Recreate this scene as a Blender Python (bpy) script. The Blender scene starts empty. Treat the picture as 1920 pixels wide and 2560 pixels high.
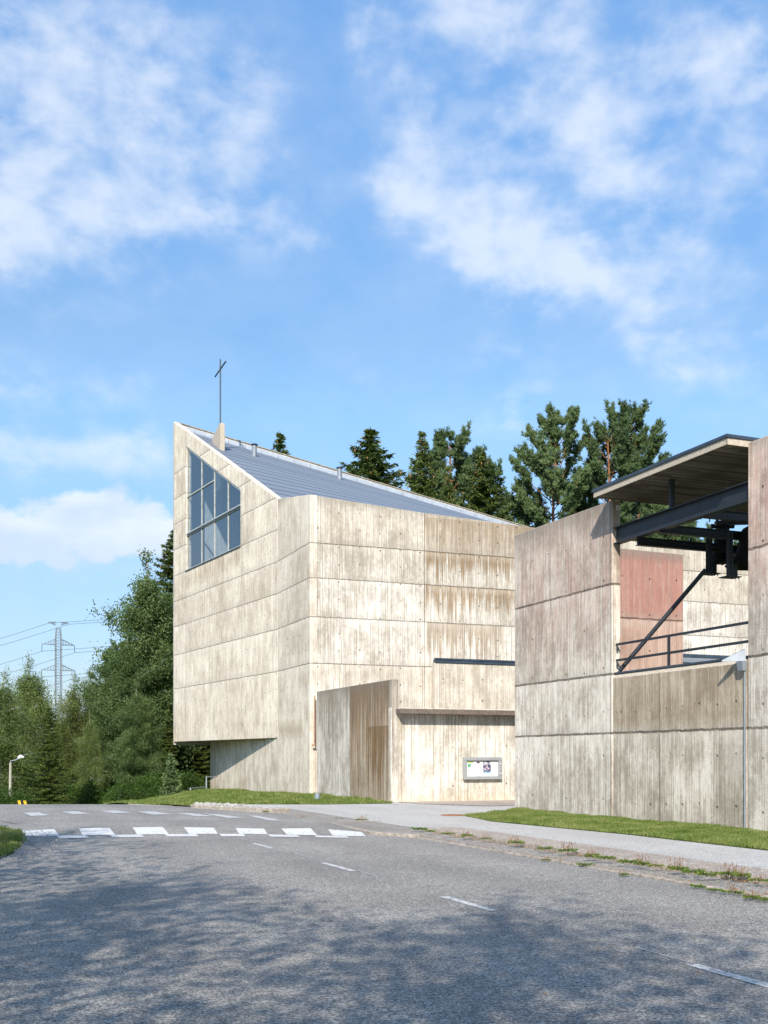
import bpy, bmesh, math, random
import numpy as np
from mathutils import Vector, Matrix
from mathutils.bvhtree import BVHTree

# ------------------------------------------------------------------ camera, world, sun, exposure
C = bpy.data.collections.new('scene'); bpy.context.scene.collection.children.link(C)
SC = bpy.context.scene
F, CX, HY, EYE = 2750.0, 960.0, 1893.0, 1.6
cam = bpy.data.cameras.new('camera'); camo = bpy.data.objects.new('camera', cam); C.objects.link(camo)
cam.sensor_fit = 'HORIZONTAL'; cam.sensor_width = 36.0; cam.lens = 36.0 * F / 1920.0
cam.shift_y = (HY - 1280.0) / 1920.0
camo.location = (0, 0, EYE); camo.rotation_euler = (math.radians(90), 0, 0)
cam.clip_start = 0.1; cam.clip_end = 6000
SC.camera = camo
SC.view_settings.view_transform = 'Standard'; SC.view_settings.look = 'None'
SC.view_settings.gamma = 1.0; SC.view_settings.exposure = 0.3
SUN = Vector((-0.201, -1.284, 1.0)).normalized()
sl = bpy.data.lights.new('sun', 'SUN'); sl.energy = 4.9; sl.angle = math.radians(0.53); sl.color = (1.0, 0.93, 0.825)
so = bpy.data.objects.new('sun', sl); C.objects.link(so)
so.rotation_euler = SUN.to_track_quat('Z', 'Y').to_euler()


class NT:
    """small node-tree helper"""
    def __init__(s, tree):
        s.t = tree; s.n = tree.nodes; s.l = tree.links; s.n.clear()
    def node(s, kind, **kw):
        n = s.n.new(kind)
        for k, v in kw.items(): setattr(n, k, v)
        return n
    def put(s, sock, v):
        if isinstance(v, bpy.types.NodeSocket): s.l.new(v, sock)
        elif isinstance(v, (tuple, list)) and len(v) == 3 and sock.type == 'RGBA': sock.default_value = (*v, 1)
        else: sock.default_value = v
    def m(s, op, a, b=0.0, c=0.0, clamp=False):
        n = s.node('ShaderNodeMath', operation=op, use_clamp=clamp)
        s.put(n.inputs[0], a); s.put(n.inputs[1], b)
        if len(n.inputs) > 2: s.put(n.inputs[2], c)
        return n.outputs[0]
    def mr(s, v, a, b, c=0.0, d=1.0, smooth=False):
        n = s.node('ShaderNodeMapRange'); n.clamp = True
        if smooth: n.interpolation_type = 'SMOOTHSTEP'
        s.put(n.inputs[0], v)
        for i, x in enumerate((a, b, c, d)): s.put(n.inputs[i + 1], x)
        return n.outputs[0]
    def vec(s, x=0.0, y=0.0, z=0.0):
        n = s.node('ShaderNodeCombineXYZ'); s.put(n.inputs[0], x); s.put(n.inputs[1], y); s.put(n.inputs[2], z)
        return n.outputs[0]
    def noise(s, v, scale, detail=3.0, rough=0.5, dist=0.0, out=0):
        n = s.node('ShaderNodeTexNoise'); s.put(n.inputs['Vector'], v); n.inputs['Scale'].default_value = scale
        n.inputs['Detail'].default_value = detail; n.inputs['Roughness'].default_value = rough
        n.inputs['Distortion'].default_value = dist
        return n.outputs[out]
    def white(s, v, dim='1D'):
        n = s.node('ShaderNodeTexWhiteNoise', noise_dimensions=dim)
        s.put(n.inputs['W' if dim == '1D' else 'Vector'], v)
        return n.outputs['Value']
    def mix(s, f, a, b, blend='MIX'):
        n = s.node('ShaderNodeMix', data_type='RGBA', blend_type=blend)
        s.put(n.inputs[0], f); s.put(n.inputs[6], a); s.put(n.inputs[7], b)
        return n.outputs[2]
    def ramp(s, f, stops):
        n = s.node('ShaderNodeValToRGB'); s.put(n.inputs[0], f); e = n.color_ramp.elements
        while len(e) < len(stops): e.new(0.5)
        for q, (p, c) in zip(e, stops): q.position = p; q.color = (*c, 1)
        return n.outputs[0]
    def bump(s, h, strength, dist):
        n = s.node('ShaderNodeBump'); s.put(n.inputs['Height'], h)
        n.inputs['Strength'].default_value = strength; n.inputs['Distance'].default_value = dist
        return n.outputs[0]


# ---- sky: physical sky plus procedural clouds placed by azimuth and elevation
world = bpy.data.worlds.new('World'); SC.world = world; world.use_nodes = True
w = NT(world.node_tree)
sky = w.node('ShaderNodeTexSky', sky_type='NISHITA'); sky.sun_disc = False
sky.sun_elevation = math.asin(SUN.z); sky.sun_rotation = math.atan2(SUN.x, SUN.y) % (2 * math.pi)
sky.altitude = 0; sky.air_density = 1.0; sky.dust_density = 0.35; sky.ozone_density = 2.2
tc = w.node('ShaderNodeTexCoord'); sx = w.node('ShaderNodeSeparateXYZ'); w.l.new(tc.outputs['Generated'], sx.inputs[0])
az = w.m('ARCTAN2', sx.outputs[0], sx.outputs[1]); el = w.m('ARCSINE', sx.outputs[2])
pv = w.vec(az, w.m('MULTIPLY', el, 1.5), 0.0)
n1 = w.noise(pv, 13.0, 12.0, 0.60, 0.12); n2 = w.noise(pv, 2.2, 3.0, 0.5); n3 = w.noise(pv, 26.0, 6.0, 0.6)
warpa = w.m('MULTIPLY', w.m('SUBTRACT', w.noise(pv, 9.0, 5.0), 0.5), 0.11)
warpe = w.m('MULTIPLY', w.m('SUBTRACT', w.noise(w.vec(el, az, 3.3), 9.0, 5.0), 0.5), 0.10)
aw = w.m('ADD', az, warpa); ew = w.m('ADD', el, warpe)
CS = 0.92
BL = [  # centre, radii in photo pixels, tilt (deg, + = falling to the right), strength
    (140, 330, 330, 240, 20, .82), (420, 160, 300, 150, 25, .62), (60, 560, 240, 150, -10, .80), (430, 480, 330, 140, 12, .52),
    (700, 560, 160, 60, 10, .38), (130, 120, 230, 110, 0, .55), (620, 220, 160, 130, 60, .42),
    (900, 60, 180, 90, 50, .5), (1300, 130, 280, 170, 10, .68), (1180, 40, 240, 80, 0, .5), (1560, 400, 240, 130, 25, .70), (1450, 320, 260, 110, -25, .62),
    (1050, 440, 120, 130, 45, .90), (1200, 560, 230, 110, 32, .98), (1400, 670, 230, 90, 25, .92), (1560, 770, 200, 70, 30, .74),
    (1650, 640, 230, 110, 15, .62), (1800, 110, 170, 160, 20, .62), (1870, 240, 130, 110, 30, .60), (1840, 440, 130, 80, 20, .45),
    (1290, 1010, 130, 42, -18, .72), (1250, 880, 120, 60, 10, .42), (1700, 880, 160, 60, 0, .42), (1880, 900, 150, 120, 0, .50), (900, 965, 90, 30, 0, .28),
    (1330, 790, 120, 60, 0, .3),
    (60, 950, 200, 60, 5, .55), (310, 980, 90, 50, 30, .42), (120, 1105, 380, 70, 8, .85), (330, 1150, 160, 60, 12, .55), (200, 1370, 330, 90, 3, .75), (150, 1500, 220, 40, 0, .35), (230, 1700, 130, 50, 0, .5), (200, 1590, 90, 30, 0, .3)]
acc = None; sumb = 0.0
for bx_, by_, rx, ry, tilt, st in BL:
    p, q = (bx_ - CX) / F, (HY - by_) / F
    A0 = math.atan(p); E0 = math.atan(q / math.sqrt(1 + p * p)); ca, sa = math.cos(math.radians(tilt)), math.sin(math.radians(tilt))
    da = w.m('SUBTRACT', aw, A0); de = w.m('SUBTRACT', ew, E0)
    ra, re = rx / F, ry / F * 0.9
    x1 = w.m('DIVIDE', w.m('SUBTRACT', w.m('MULTIPLY', da, ca), w.m('MULTIPLY', de, sa)), ra)
    y1 = w.m('DIVIDE', w.m('ADD', w.m('MULTIPLY', da, sa), w.m('MULTIPLY', de, ca)), re)
    r2 = w.m('ADD', w.m('MULTIPLY', x1, x1), w.m('MULTIPLY', y1, y1))
    g = w.m('MULTIPLY', w.m('EXPONENT', w.m('MULTIPLY', r2, -1.1)), st * CS)
    acc = g if acc is None else w.m('MAXIMUM', w.m('MULTIPLY', w.m('ADD', acc, g), 0.93), w.m('MAXIMUM', acc, g))
infront = w.mr(w.m('ABSOLUTE', az), 0.42, 0.8)
other = w.m('MULTIPLY', w.mr(n2, 0.45, 0.7), infront)
dens = w.m('ADD', acc, w.m('MULTIPLY', other, 0.8))
tex = w.m('ADD', w.m('MULTIPLY', w.m('SUBTRACT', n1, 0.5), 1.9), w.m('MULTIPLY', w.m('SUBTRACT', n3, 0.5), 0.95))
dd = w.m('ADD', dens, w.m('MULTIPLY', tex, w.mr(dens, 0.0, 0.5, 0.25, 0.95)))
mask = w.mr(dd, 0.05, 1.45, 0.0, 1.0, True)
cu = None
for bx_, by_, rx, ry in ((210, 1290, 170, 85), (330, 1310, 150, 70), (70, 1345, 170, 65), (-120, 1300, 200, 90), (430, 1330, 110, 60)):
    p, q = (bx_ - CX) / F, (HY - by_) / F
    x1 = w.m('DIVIDE', w.m('SUBTRACT', aw, math.atan(p)), rx / F); y1 = w.m('DIVIDE', w.m('SUBTRACT', ew, math.atan(q / math.sqrt(1 + p * p))), ry / F)
    g = w.m('SUBTRACT', 1.0, w.m('SQRT', w.m('ADD', w.m('MULTIPLY', x1, x1), w.m('MULTIPLY', y1, y1))))
    cu = g if cu is None else w.m('MAXIMUM', cu, g)
cu = w.m('MULTIPLY', w.mr(w.m('ADD', cu, w.m('MULTIPLY', tex, 0.7)), -0.05, 0.42, 0.0, 1.0, True), 1.12)
veil = w.m('MULTIPLY', w.mr(w.m('ADD', w.m('MULTIPLY', n2, .5), w.m('MULTIPLY', n1, .5)), .40, .70), .16)
mask = w.m('ADD', w.m('MULTIPLY', mask, 0.74), w.m('MULTIPLY', veil, w.m('SUBTRACT', 1.0, mask)), clamp=True)
mask = w.m('MAXIMUM', mask, cu, clamp=True)
shade = w.m('MULTIPLY', w.mr(el, 0.30, 0.24), w.m('MAXIMUM', w.mr(ew, 0.215, 0.185), w.mr(w.noise(w.vec(az, w.m('MULTIPLY', el, 2.2), 7.0), 6.0, 4.0), 0.45, 0.62)))
cloudc = w.mix(shade, (9.7, 10.1, 10.6), (6.8, 7.9, 9.4))
skyc = w.node('ShaderNodeHueSaturation'); w.l.new(sky.outputs[0], skyc.inputs['Color'])
skyc.inputs['Saturation'].default_value = 1.06; skyc.inputs['Value'].default_value = 1.95
zb_ = w.mix(w.mr(el, .36, .60), (1.0, 1.0, 1.0), (1.22, 1.36, 1.40)); zb_.node.clamp_result = False
fin = w.mix(w.m('MULTIPLY', mask, 0.84), w.mix(1.0, zb_, w.mix(1.0, skyc.outputs[0], w.ramp(w.m('MULTIPLY', el, 2.0), [(0.0, (.39, .40, .48)), (0.25, (.62, .645, .72)), (0.6, (.92, 1.0, .98)), (1.0, (.95, 1.0, 1.0))]), 'MULTIPLY'), 'MULTIPLY'), cloudc)
bg = w.node('ShaderNodeBackground'); w.l.new(fin, bg.inputs[0]); bg.inputs[1].default_value = 0.085
wo = w.node('ShaderNodeOutputWorld'); w.l.new(bg.outputs[0], wo.inputs[0])

# ------------------------------------------------------------------ axes measured from the photograph
E1 = Vector((-0.3685, 0.9297)); E2 = Vector((0.9297, 0.3685))      # street direction (away) and across it
def W(c, s): return Vector((c * E2.x + s * E1.x, c * E2.y + s * E1.y))
def G(px, py, z=0.0):                                              # ground point seen at a photo pixel
    d = (EYE - z) * F / (py - HY); return Vector(((px - CX) / F * d, d))
def ray(px, py): return Vector(((px - CX) / F, 1.0, (HY - py) / F))
def P3(px, py, d): r = ray(px, py) * d; return Vector((r.x, r.y, r.z + EYE))

# ------------------------------------------------------------------ object helpers
def tag(o, label=None, cat=None, group=None, kind=None):
    if label: o['label'] = label
    if cat: o['category'] = cat
    if group: o['group'] = group
    if kind: o['kind'] = kind
    return o
def empty(name, loc, label, cat, group=None):
    o = bpy.data.objects.new(name, None); C.objects.link(o); o.location = loc; o.empty_display_size = 0.3
    return tag(o, label, cat, group)
def link(name, me, mat, parent=None):
    o = bpy.data.objects.new(name, me); C.objects.link(o)
    if mat and not me.materials: me.materials.append(mat)
    if parent:
        o.parent = parent
        if parent.type == 'EMPTY': o.matrix_parent_inverse = Matrix.Translation(-Vector(parent.location))
    return o
class MB:
    def __init__(s): s.v = []; s.f = []
    def add(s, vs, fs):
        b = len(s.v); s.v += [tuple(v) for v in vs]; s.f += [tuple(i + b for i in f) for f in fs]; return s
    def hexa(s, b, t):      # bottom 4, top 4
        return s.add(list(b) + list(t), [(3, 2, 1, 0), (4, 5, 6, 7), (0, 1, 5, 4), (1, 2, 6, 5), (2, 3, 7, 6), (3, 0, 4, 7)])
    def box(s, o, ax, ay, az):   # origin corner and three edge vectors
        o, ax, ay, az = map(Vector, (o, ax, ay, az)); b = [o, o + ax, o + ax + ay, o + ay]
        return s.hexa(b, [p + az for p in b])
    def bar(s, a, b, wd, ht=None, up=(0, 0, 1)):
        a, b = Vector(a), Vector(b); ht = ht or wd; d = (b - a).normalized(); u = Vector(up)
        if abs(d.dot(u)) > 0.98: u = Vector((1, 0, 0))
        r = d.cross(u).normalized(); u = r.cross(d).normalized()
        return s.box(a - r * wd / 2 - u * ht / 2, r * wd, d * (b - a).length, u * ht)
    def tube(s, pts, rad, n=8, caps=True):
        pts = [Vector(p) for p in pts]; rs = rad if isinstance(rad, (list, tuple)) else [rad] * len(pts)
        base = len(s.v); prev = None
        for i, p in enumerate(pts):
            d = (pts[min(i + 1, len(pts) - 1)] - pts[max(i - 1, 0)]).normalized()
            u = prev if prev is not None else (Vector((0, 0, 1)) if abs(d.z) < 0.9 else Vector((1, 0, 0)))
            r = d.cross(u).normalized(); u = r.cross(d).normalized(); prev = u
            for k in range(n):
                a = 2 * math.pi * k / n; s.v.append(tuple(p + (r * math.cos(a) + u * math.sin(a)) * rs[i]))
        for i in range(len(pts) - 1):
            for k in range(n):
                a = base + i * n; s.f.append((a + k, a + (k + 1) % n, a + n + (k + 1) % n, a + n + k))
        if caps:
            s.f.append(tuple(base + k for k in range(n))[::-1]); e = base + (len(pts) - 1) * n
            s.f.append(tuple(e + k for k in range(n)))
        return s
    def lathe(s, c, prof, n=32):
        c = Vector(c); base = len(s.v)
        for r, z in prof:
            for k in range(n):
                a = 2 * math.pi * k / n; s.v.append((c.x + r * math.cos(a), c.y + r * math.sin(a), c.z + z))
        for i in range(len(prof) - 1):
            for k in range(n):
                a = base + i * n; s.f.append((a + k, a + (k + 1) % n, a + n + (k + 1) % n, a + n + k))
        return s
    def build(s, name, mat, parent=None, smooth=False, bevel=0.0):
        me = bpy.data.meshes.new(name); me.from_pydata(s.v, [], s.f); me.update()
        if bevel or True:
            bm = bmesh.new(); bm.from_mesh(me); bmesh.ops.recalc_face_normals(bm, faces=bm.faces)
            if bevel: bmesh.ops.bevel(bm, geom=[e for e in bm.edges], offset=bevel, segments=1, affect='EDGES')
            bm.to_mesh(me); bm.free()
        if smooth:
            for p in me.polygons: p.use_smooth = True
            try: me.set_sharp_from_angle(angle=math.radians(40))
            except Exception: pass
        return link(name, me, mat, parent)

def v3(p, z): return Vector((p[0], p[1], z))

def wall(name, p0, p1, polys, th, mat, parent, flip=False, u0=0.0, bev=0.012):
    """wall standing on plan line p0->p1; polygons in (u,z); body extruded th away from the seen side"""
    p0, p1 = Vector(p0[:2]), Vector(p1[:2]); d = (p1 - p0).normalized(); n = Vector((-d.y, d.x))
    if flip: n = -n                                               # n = direction of the wall's body
    bm = bmesh.new(); uvl = bm.loops.layers.uv.new('UVMap'); vs = {}
    def vv(u, z):
        k = (round(u, 4), round(z, 4))
        if k not in vs: vs[k] = bm.verts.new((p0.x + d.x * u, p0.y + d.y * u, z))
        return vs[k]
    fs = [bm.faces.new([vv(*q) for q in poly]) for poly in polys]
    ex = bmesh.ops.extrude_face_region(bm, geom=fs, use_keep_orig=True)
    for g in ex['geom']:
        if isinstance(g, bmesh.types.BMVert): g.co.x += n.x * th; g.co.y += n.y * th
    bmesh.ops.recalc_face_normals(bm, faces=bm.faces)
    if bev:
        es = [e for e in bm.edges if len(e.link_faces) == 2 and e.link_faces[0].normal.dot(e.link_faces[1].normal) < 0.5]
        bmesh.ops.bevel(bm, geom=es, offset=bev, segments=1, affect='EDGES')
    for f in bm.faces:
        for lp in f.loops:
            q = Vector((lp.vert.co.x - p0.x, lp.vert.co.y - p0.y)); u = q.dot(d); t = q.dot(n)
            if abs(f.normal.z) > 0.7: lp[uvl].uv = (u + u0, t * 1.0 + 50.3)
            else: lp[uvl].uv = (u + t + u0, lp.vert.co.z)
    me = bpy.data.meshes.new(name); bm.to_mesh(me); bm.free()
    return link(name, me, mat, parent)

def slab(name, pts, z0, z1, mat, parent=None):
    m = MB(); n = len(pts)
    m.add([(p[0], p[1], z0) for p in pts] + [(p[0], p[1], z1) for p in pts],
          [tuple(range(n))[::-1], tuple(range(n, 2 * n))] + [(i, (i + 1) % n, n + (i + 1) % n, n + i) for i in range(n)])
    return m.build(name, mat, parent)

# ------------------------------------------------------------------ materials
def newmat(name):
    m = bpy.data.materials.new(name); m.use_nodes = True; return m, NT(m.node_tree)
def finish(t, color, rough=0.8, metal=0.0, normal=None, spec=0.3, **kw):
    b = t.node('ShaderNodeBsdfPrincipled'); t.put(b.inputs['Base Color'], color); t.put(b.inputs['Roughness'], rough)
    t.put(b.inputs['Metallic'], metal); b.inputs['Specular IOR Level'].default_value = spec
    if normal is not None: t.l.new(normal, b.inputs['Normal'])
    o = t.node('ShaderNodeOutputMaterial'); t.l.new(b.outputs[0], o.inputs[0]); return b
def uvs(t):
    n = t.node('ShaderNodeUVMap'); s = t.node('ShaderNodeSeparateXYZ'); t.l.new(n.outputs[0], s.inputs[0]); return s.outputs[0], s.outputs[1]

def concrete(name, dark, light, levels=(), seams=(), tints=(), seed=0.0, bw=0.085, contrast=1.0, holes=(0.9, 0.72), top=None, pits=1.0, cracks=(), jw=1.0, ew=0.16, hr_=1.0):
    m, t = newmat(name); u, v = uvs(t); us = t.m('ADD', u, seed)
    wob = t.m('MULTIPLY', t.m('SUBTRACT', t.noise(t.vec(us, seed, 0), 2.2, 5.0, 0.7), 0.5), 0.07)
    wob2 = t.m('MULTIPLY', t.m('SUBTRACT', t.noise(t.vec(us, v, 0), 9.0, 3.0), 0.5), 0.05)
    li = 0.0
    for L in levels: li = t.m('ADD', li, t.m('GREATER_THAN', t.m('ADD', v, wob), L))
    ud = t.m('ADD', us, t.m('MULTIPLY', t.m('SUBTRACT', t.noise(t.vec(us, li if levels else 0.0, 0), 2.1, 1.0), 0.5), 0.22))
    bu = t.m('ADD', t.m('DIVIDE', ud, bw), t.m('MULTIPLY', li, 37.31)) if levels else t.m('DIVIDE', ud, bw)
    bi = t.m('FLOOR', bu); bf = t.m('FRACT', bu)
    # boards end at random heights
    seg = t.m('FLOOR', t.m('ADD', t.m('DIVIDE', v, 1.9), t.m('MULTIPLY', t.white(t.m('ADD', bi, 0.37)), 7.0)))
    r1 = t.white(t.m('ADD', bi, t.m('MULTIPLY', seg, 0.131))); r2 = t.white(t.m('ADD', bi, 0.71))
    streak = t.noise(t.vec(t.m('MULTIPLY', us, 19.0), t.m('MULTIPLY', v, 0.40), seed), 1.0, 4.0, 0.62)
    streak2 = t.noise(t.vec(t.m('MULTIPLY', us, 42.0), t.m('MULTIPLY', v, 1.6), seed), 1.0, 3.0, 0.6)
    blotch = t.noise(t.vec(us, v, seed), 0.55, 5.0, 0.55); blotch2 = t.noise(t.vec(us, t.m('MULTIPLY', v, 0.5), seed + 5), 2.3, 4.0, 0.6)
    chalk = t.noise(t.vec(us, t.m('MULTIPLY', v, 0.7), seed + 2), 8.0, 6.0, 0.7)
    fine = t.noise(t.vec(us, v, 0.0), 38.0, 4.0, 0.7)
    f = t.m('ADD', 0.52, t.m('MULTIPLY', t.m('SUBTRACT', r1, 0.5), 0.20 * contrast))
    for src, k in ((streak, 0.62), (streak2, 0.70), (blotch, 0.85), (blotch2, 0.95), (fine, 0.95), (chalk, 0.75)):
        f = t.m('ADD', f, t.m('MULTIPLY', t.m('SUBTRACT', src, 0.5), k * contrast))
    edge = t.m('MULTIPLY', t.m('MULTIPLY', t.m('LESS_THAN', bf, ew), t.mr(r2, 0.25, 0.9, 0.0, 1.15 * contrast)), t.mr(t.noise(t.vec(t.m('MULTIPLY', bi, 3.7), t.m('MULTIPLY', v, 0.9), seed), 1.0, 3.0, 0.6), 0.38, 0.62))
    f = t.m('SUBTRACT', f, edge)
    if levels: f = t.m('ADD', f, t.m('MULTIPLY', t.m('SUBTRACT', t.white(t.m('ADD', t.m('ADD', li, 0.5), t.m('MULTIPLY', t.m('FLOOR', t.m('DIVIDE', us, 5.3)), 7.1))), 0.5), 0.16))
    mid = tuple((a + b) * 0.5 for a, b in zip(dark, light))
    col = t.ramp(f, [(0.05, tuple(c * 0.75 for c in dark)), (0.34, dark), (0.56, mid), (0.85, light)])
    h = t.m('ADD', t.m('MULTIPLY', r1, 0.5), t.m('MULTIPLY', fine, 0.5)); h = t.m('SUBTRACT', h, t.m('MULTIPLY', t.m('LESS_THAN', bf, 0.12), 0.8))
    # tints: weathering with a place of its own
    for (tc_, a0, a1, b0, b1, soft, st, stk) in tints:
        uu = t.m('ADD', u, t.m('MULTIPLY', t.m('SUBTRACT', blotch2, 0.5), soft * 1.6)); vv_ = t.m('ADD', v, t.m('MULTIPLY', t.m('SUBTRACT', streak, 0.5), soft * 6.0 * (0.3 + stk)))
        mk = t.m('MULTIPLY', t.m('MULTIPLY', t.mr(uu, a0 - soft / 2, a0 + soft / 2), t.mr(uu, a1 + soft / 2, a1 - soft / 2)),
                 t.m('MULTIPLY', t.mr(vv_, b0 - soft, b0 + soft), t.mr(vv_, b1 + soft, b1 - soft)))
        if stk >= 2:
            dn = t.noise(t.vec(t.m('MULTIPLY', us, 8.5), t.m('MULTIPLY', v, 0.18), seed + a0), 1.0, 6.0, 0.75)
            mk = t.m('MULTIPLY', t.m('MULTIPLY', t.mr(u, a0 - .02, a0 + .02), t.mr(u, a1 + .1, a1 - .1)), t.m('MULTIPLY', t.m('GREATER_THAN', t.m('ADD', v, wob), b0), t.m('LESS_THAN', t.m('ADD', v, wob), b1)))
            mk = t.m('MULTIPLY', mk, t.mr(t.m('ADD', t.m('DIVIDE', t.m('SUBTRACT', v, b0), b1 - b0), t.m('MULTIPLY', t.m('SUBTRACT', dn, 0.5), 4.6)), 0.36, 0.58))
            mk = t.m('MULTIPLY', mk, t.mr(chalk, .3, .6, .6, 1.0))
        elif stk > 0:
            sn = t.noise(t.vec(t.m('MULTIPLY', us, 7.0), t.m('MULTIPLY', v, 0.55), seed + 9), 1.0, 6.0, 0.68)
            mk = t.m('MULTIPLY', mk, t.mr(sn, 0.47 - 0.08 * (1.2 - stk), 0.55, 1 - stk, 1.0))
        else:
            mk = t.m('MULTIPLY', mk, t.mr(blotch2, 0.25, 0.75, 0.45, 1.0))
        col = t.mix(t.m('MULTIPLY', mk, st), col, t.mix(0.5, t.mix(1.0, col, tuple(x * 1.9 for x in tc_), 'MULTIPLY'), tc_))
    jm = 0.0
    for L in levels:
        dv = t.m('ABSOLUTE', t.m('SUBTRACT', t.m('ADD', v, t.m('ADD', wob, wob2)), L))
        jm = t.m('MAXIMUM', jm, t.m('MULTIPLY', t.mr(dv, 0.007 * jw, 0.024 * jw, 1.0, 0.0), t.mr(blotch2, .3, .6, .55, 1.0)))
        # lime run-off just below, grime just above
        below = t.m('SUBTRACT', L, t.m('ADD', v, wob))
        lb = t.m('MULTIPLY', t.mr(below, 0.02, 0.06), t.mr(below, 0.10, 0.34, 1.0, 0.0))
        col = t.mix(t.m('MULTIPLY', lb, t.mr(streak, 0.35, 0.7, 0.0, 0.45)), col, light)
        ab = t.m('MULTIPLY', t.mr(below, -0.01, -0.03), t.mr(below, -0.06, -0.30, 1.0, 0.0))
        col = t.mix(t.m('MULTIPLY', ab, t.mr(blotch2, 0.35, 0.7, 0.0, 0.4)), col, tuple(c * 0.7 for c in dark))
    for S in seams:
        du = t.m('ABSOLUTE', t.m('SUBTRACT', u, S)); jm = t.m('MAXIMUM', jm, t.m('MULTIPLY', t.mr(du, 0.008, 0.022, 1.0, 0.0), 0.55))
    for (ca_, amp) in cracks:
        cu = t.m('ADD', u, t.m('MULTIPLY', t.m('SUBTRACT', t.noise(t.vec(v, ca_, 2.0), 2.2, 5.0, 0.7), 0.5), amp))
        jm = t.m('MAXIMUM', jm, t.m('MULTIPLY', t.mr(t.m('ABSOLUTE', t.m('SUBTRACT', cu, ca_)), 0.004, 0.014, 1.0, 0.0), 0.6))
    if holes:
        hu = t.m('ABSOLUTE', t.m('SUBTRACT', t.m('FRACT', t.m('DIVIDE', us, holes[0])), 0.5))
        jit = t.m('MULTIPLY', t.white(t.m('FLOOR', t.m('DIVIDE', us, holes[0]))), 0.12)
        hv = t.m('ABSOLUTE', t.m('SUBTRACT', t.m('FRACT', t.m('ADD', t.m('DIVIDE', v, holes[1]), jit)), 0.5))
        hd = t.m('SQRT', t.m('ADD', t.m('POWER', t.m('MULTIPLY', hu, holes[0]), 2.0), t.m('POWER', t.m('MULTIPLY', hv, holes[1]), 2.0)))
        cell = t.white(t.vec(t.m('FLOOR', t.m('DIVIDE', us, holes[0])), t.m('FLOOR', t.m('ADD', t.m('DIVIDE', v, holes[1]), jit)), 0.0), '3D')
        jm = t.m('MAXIMUM', jm, t.m('MULTIPLY', t.mr(hd, 0.020 * hr_, 0.038 * hr_, 1.0, 0.0), t.mr(cell, 0.1, 0.8, 0.25, 0.95)))
    vn = t.node('ShaderNodeTexVoronoi'); t.put(vn.inputs['Vector'], t.vec(us, v, 0.0)); vn.inputs['Scale'].default_value = 9.0
    pt = t.m('MULTIPLY', t.mr(vn.outputs['Distance'], 0.05, 0.11, 1.0, 0.0), t.m('GREATER_THAN', t.white(t.m('ADD', t.m('FLOOR', t.m('MULTIPLY', us, 3.1)), t.m('MULTIPLY', t.m('FLOOR', t.m('MULTIPLY', v, 2.3)), 13.7))), 0.62))
    jm = t.m('MAXIMUM', jm, t.m('MULTIPLY', pt, 0.5 * pits))
    if top is not None:
        tn = t.m('ADD', v, t.m('MULTIPLY', t.m('SUBTRACT', streak, 0.5), 0.7))
        col = t.mix(t.mr(tn, top - 0.35, top, 0.0, 0.5), col, tuple(c * 0.55 for c in dark))
    col = t.mix(t.m('MULTIPLY', jm, 0.80), col, (0.045, 0.038, 0.030))
    h = t.m('SUBTRACT', h, t.m('MULTIPLY', jm, 2.5))
    finish(t, col, 0.92, 0.0, t.bump(h, 0.55, 0.012), 0.15)
    return m

def plain(name, col, rough=0.6, metal=0.0, var=0.25, scale=6.0, spec=0.3, bump=0.0):
    m, t = newmat(name); tc = t.node('ShaderNodeTexCoord')
    n = t.noise(tc.outputs['Object'], scale, 5.0, 0.6)
    c = t.mix(t.mr(n, 0.3, 0.7), tuple(x * (1 - var) for x in col), tuple(min(1, x * (1 + var)) for x in col))
    finish(t, c, rough, metal, t.bump(n, bump, 0.01) if bump else None, spec); return m

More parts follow.
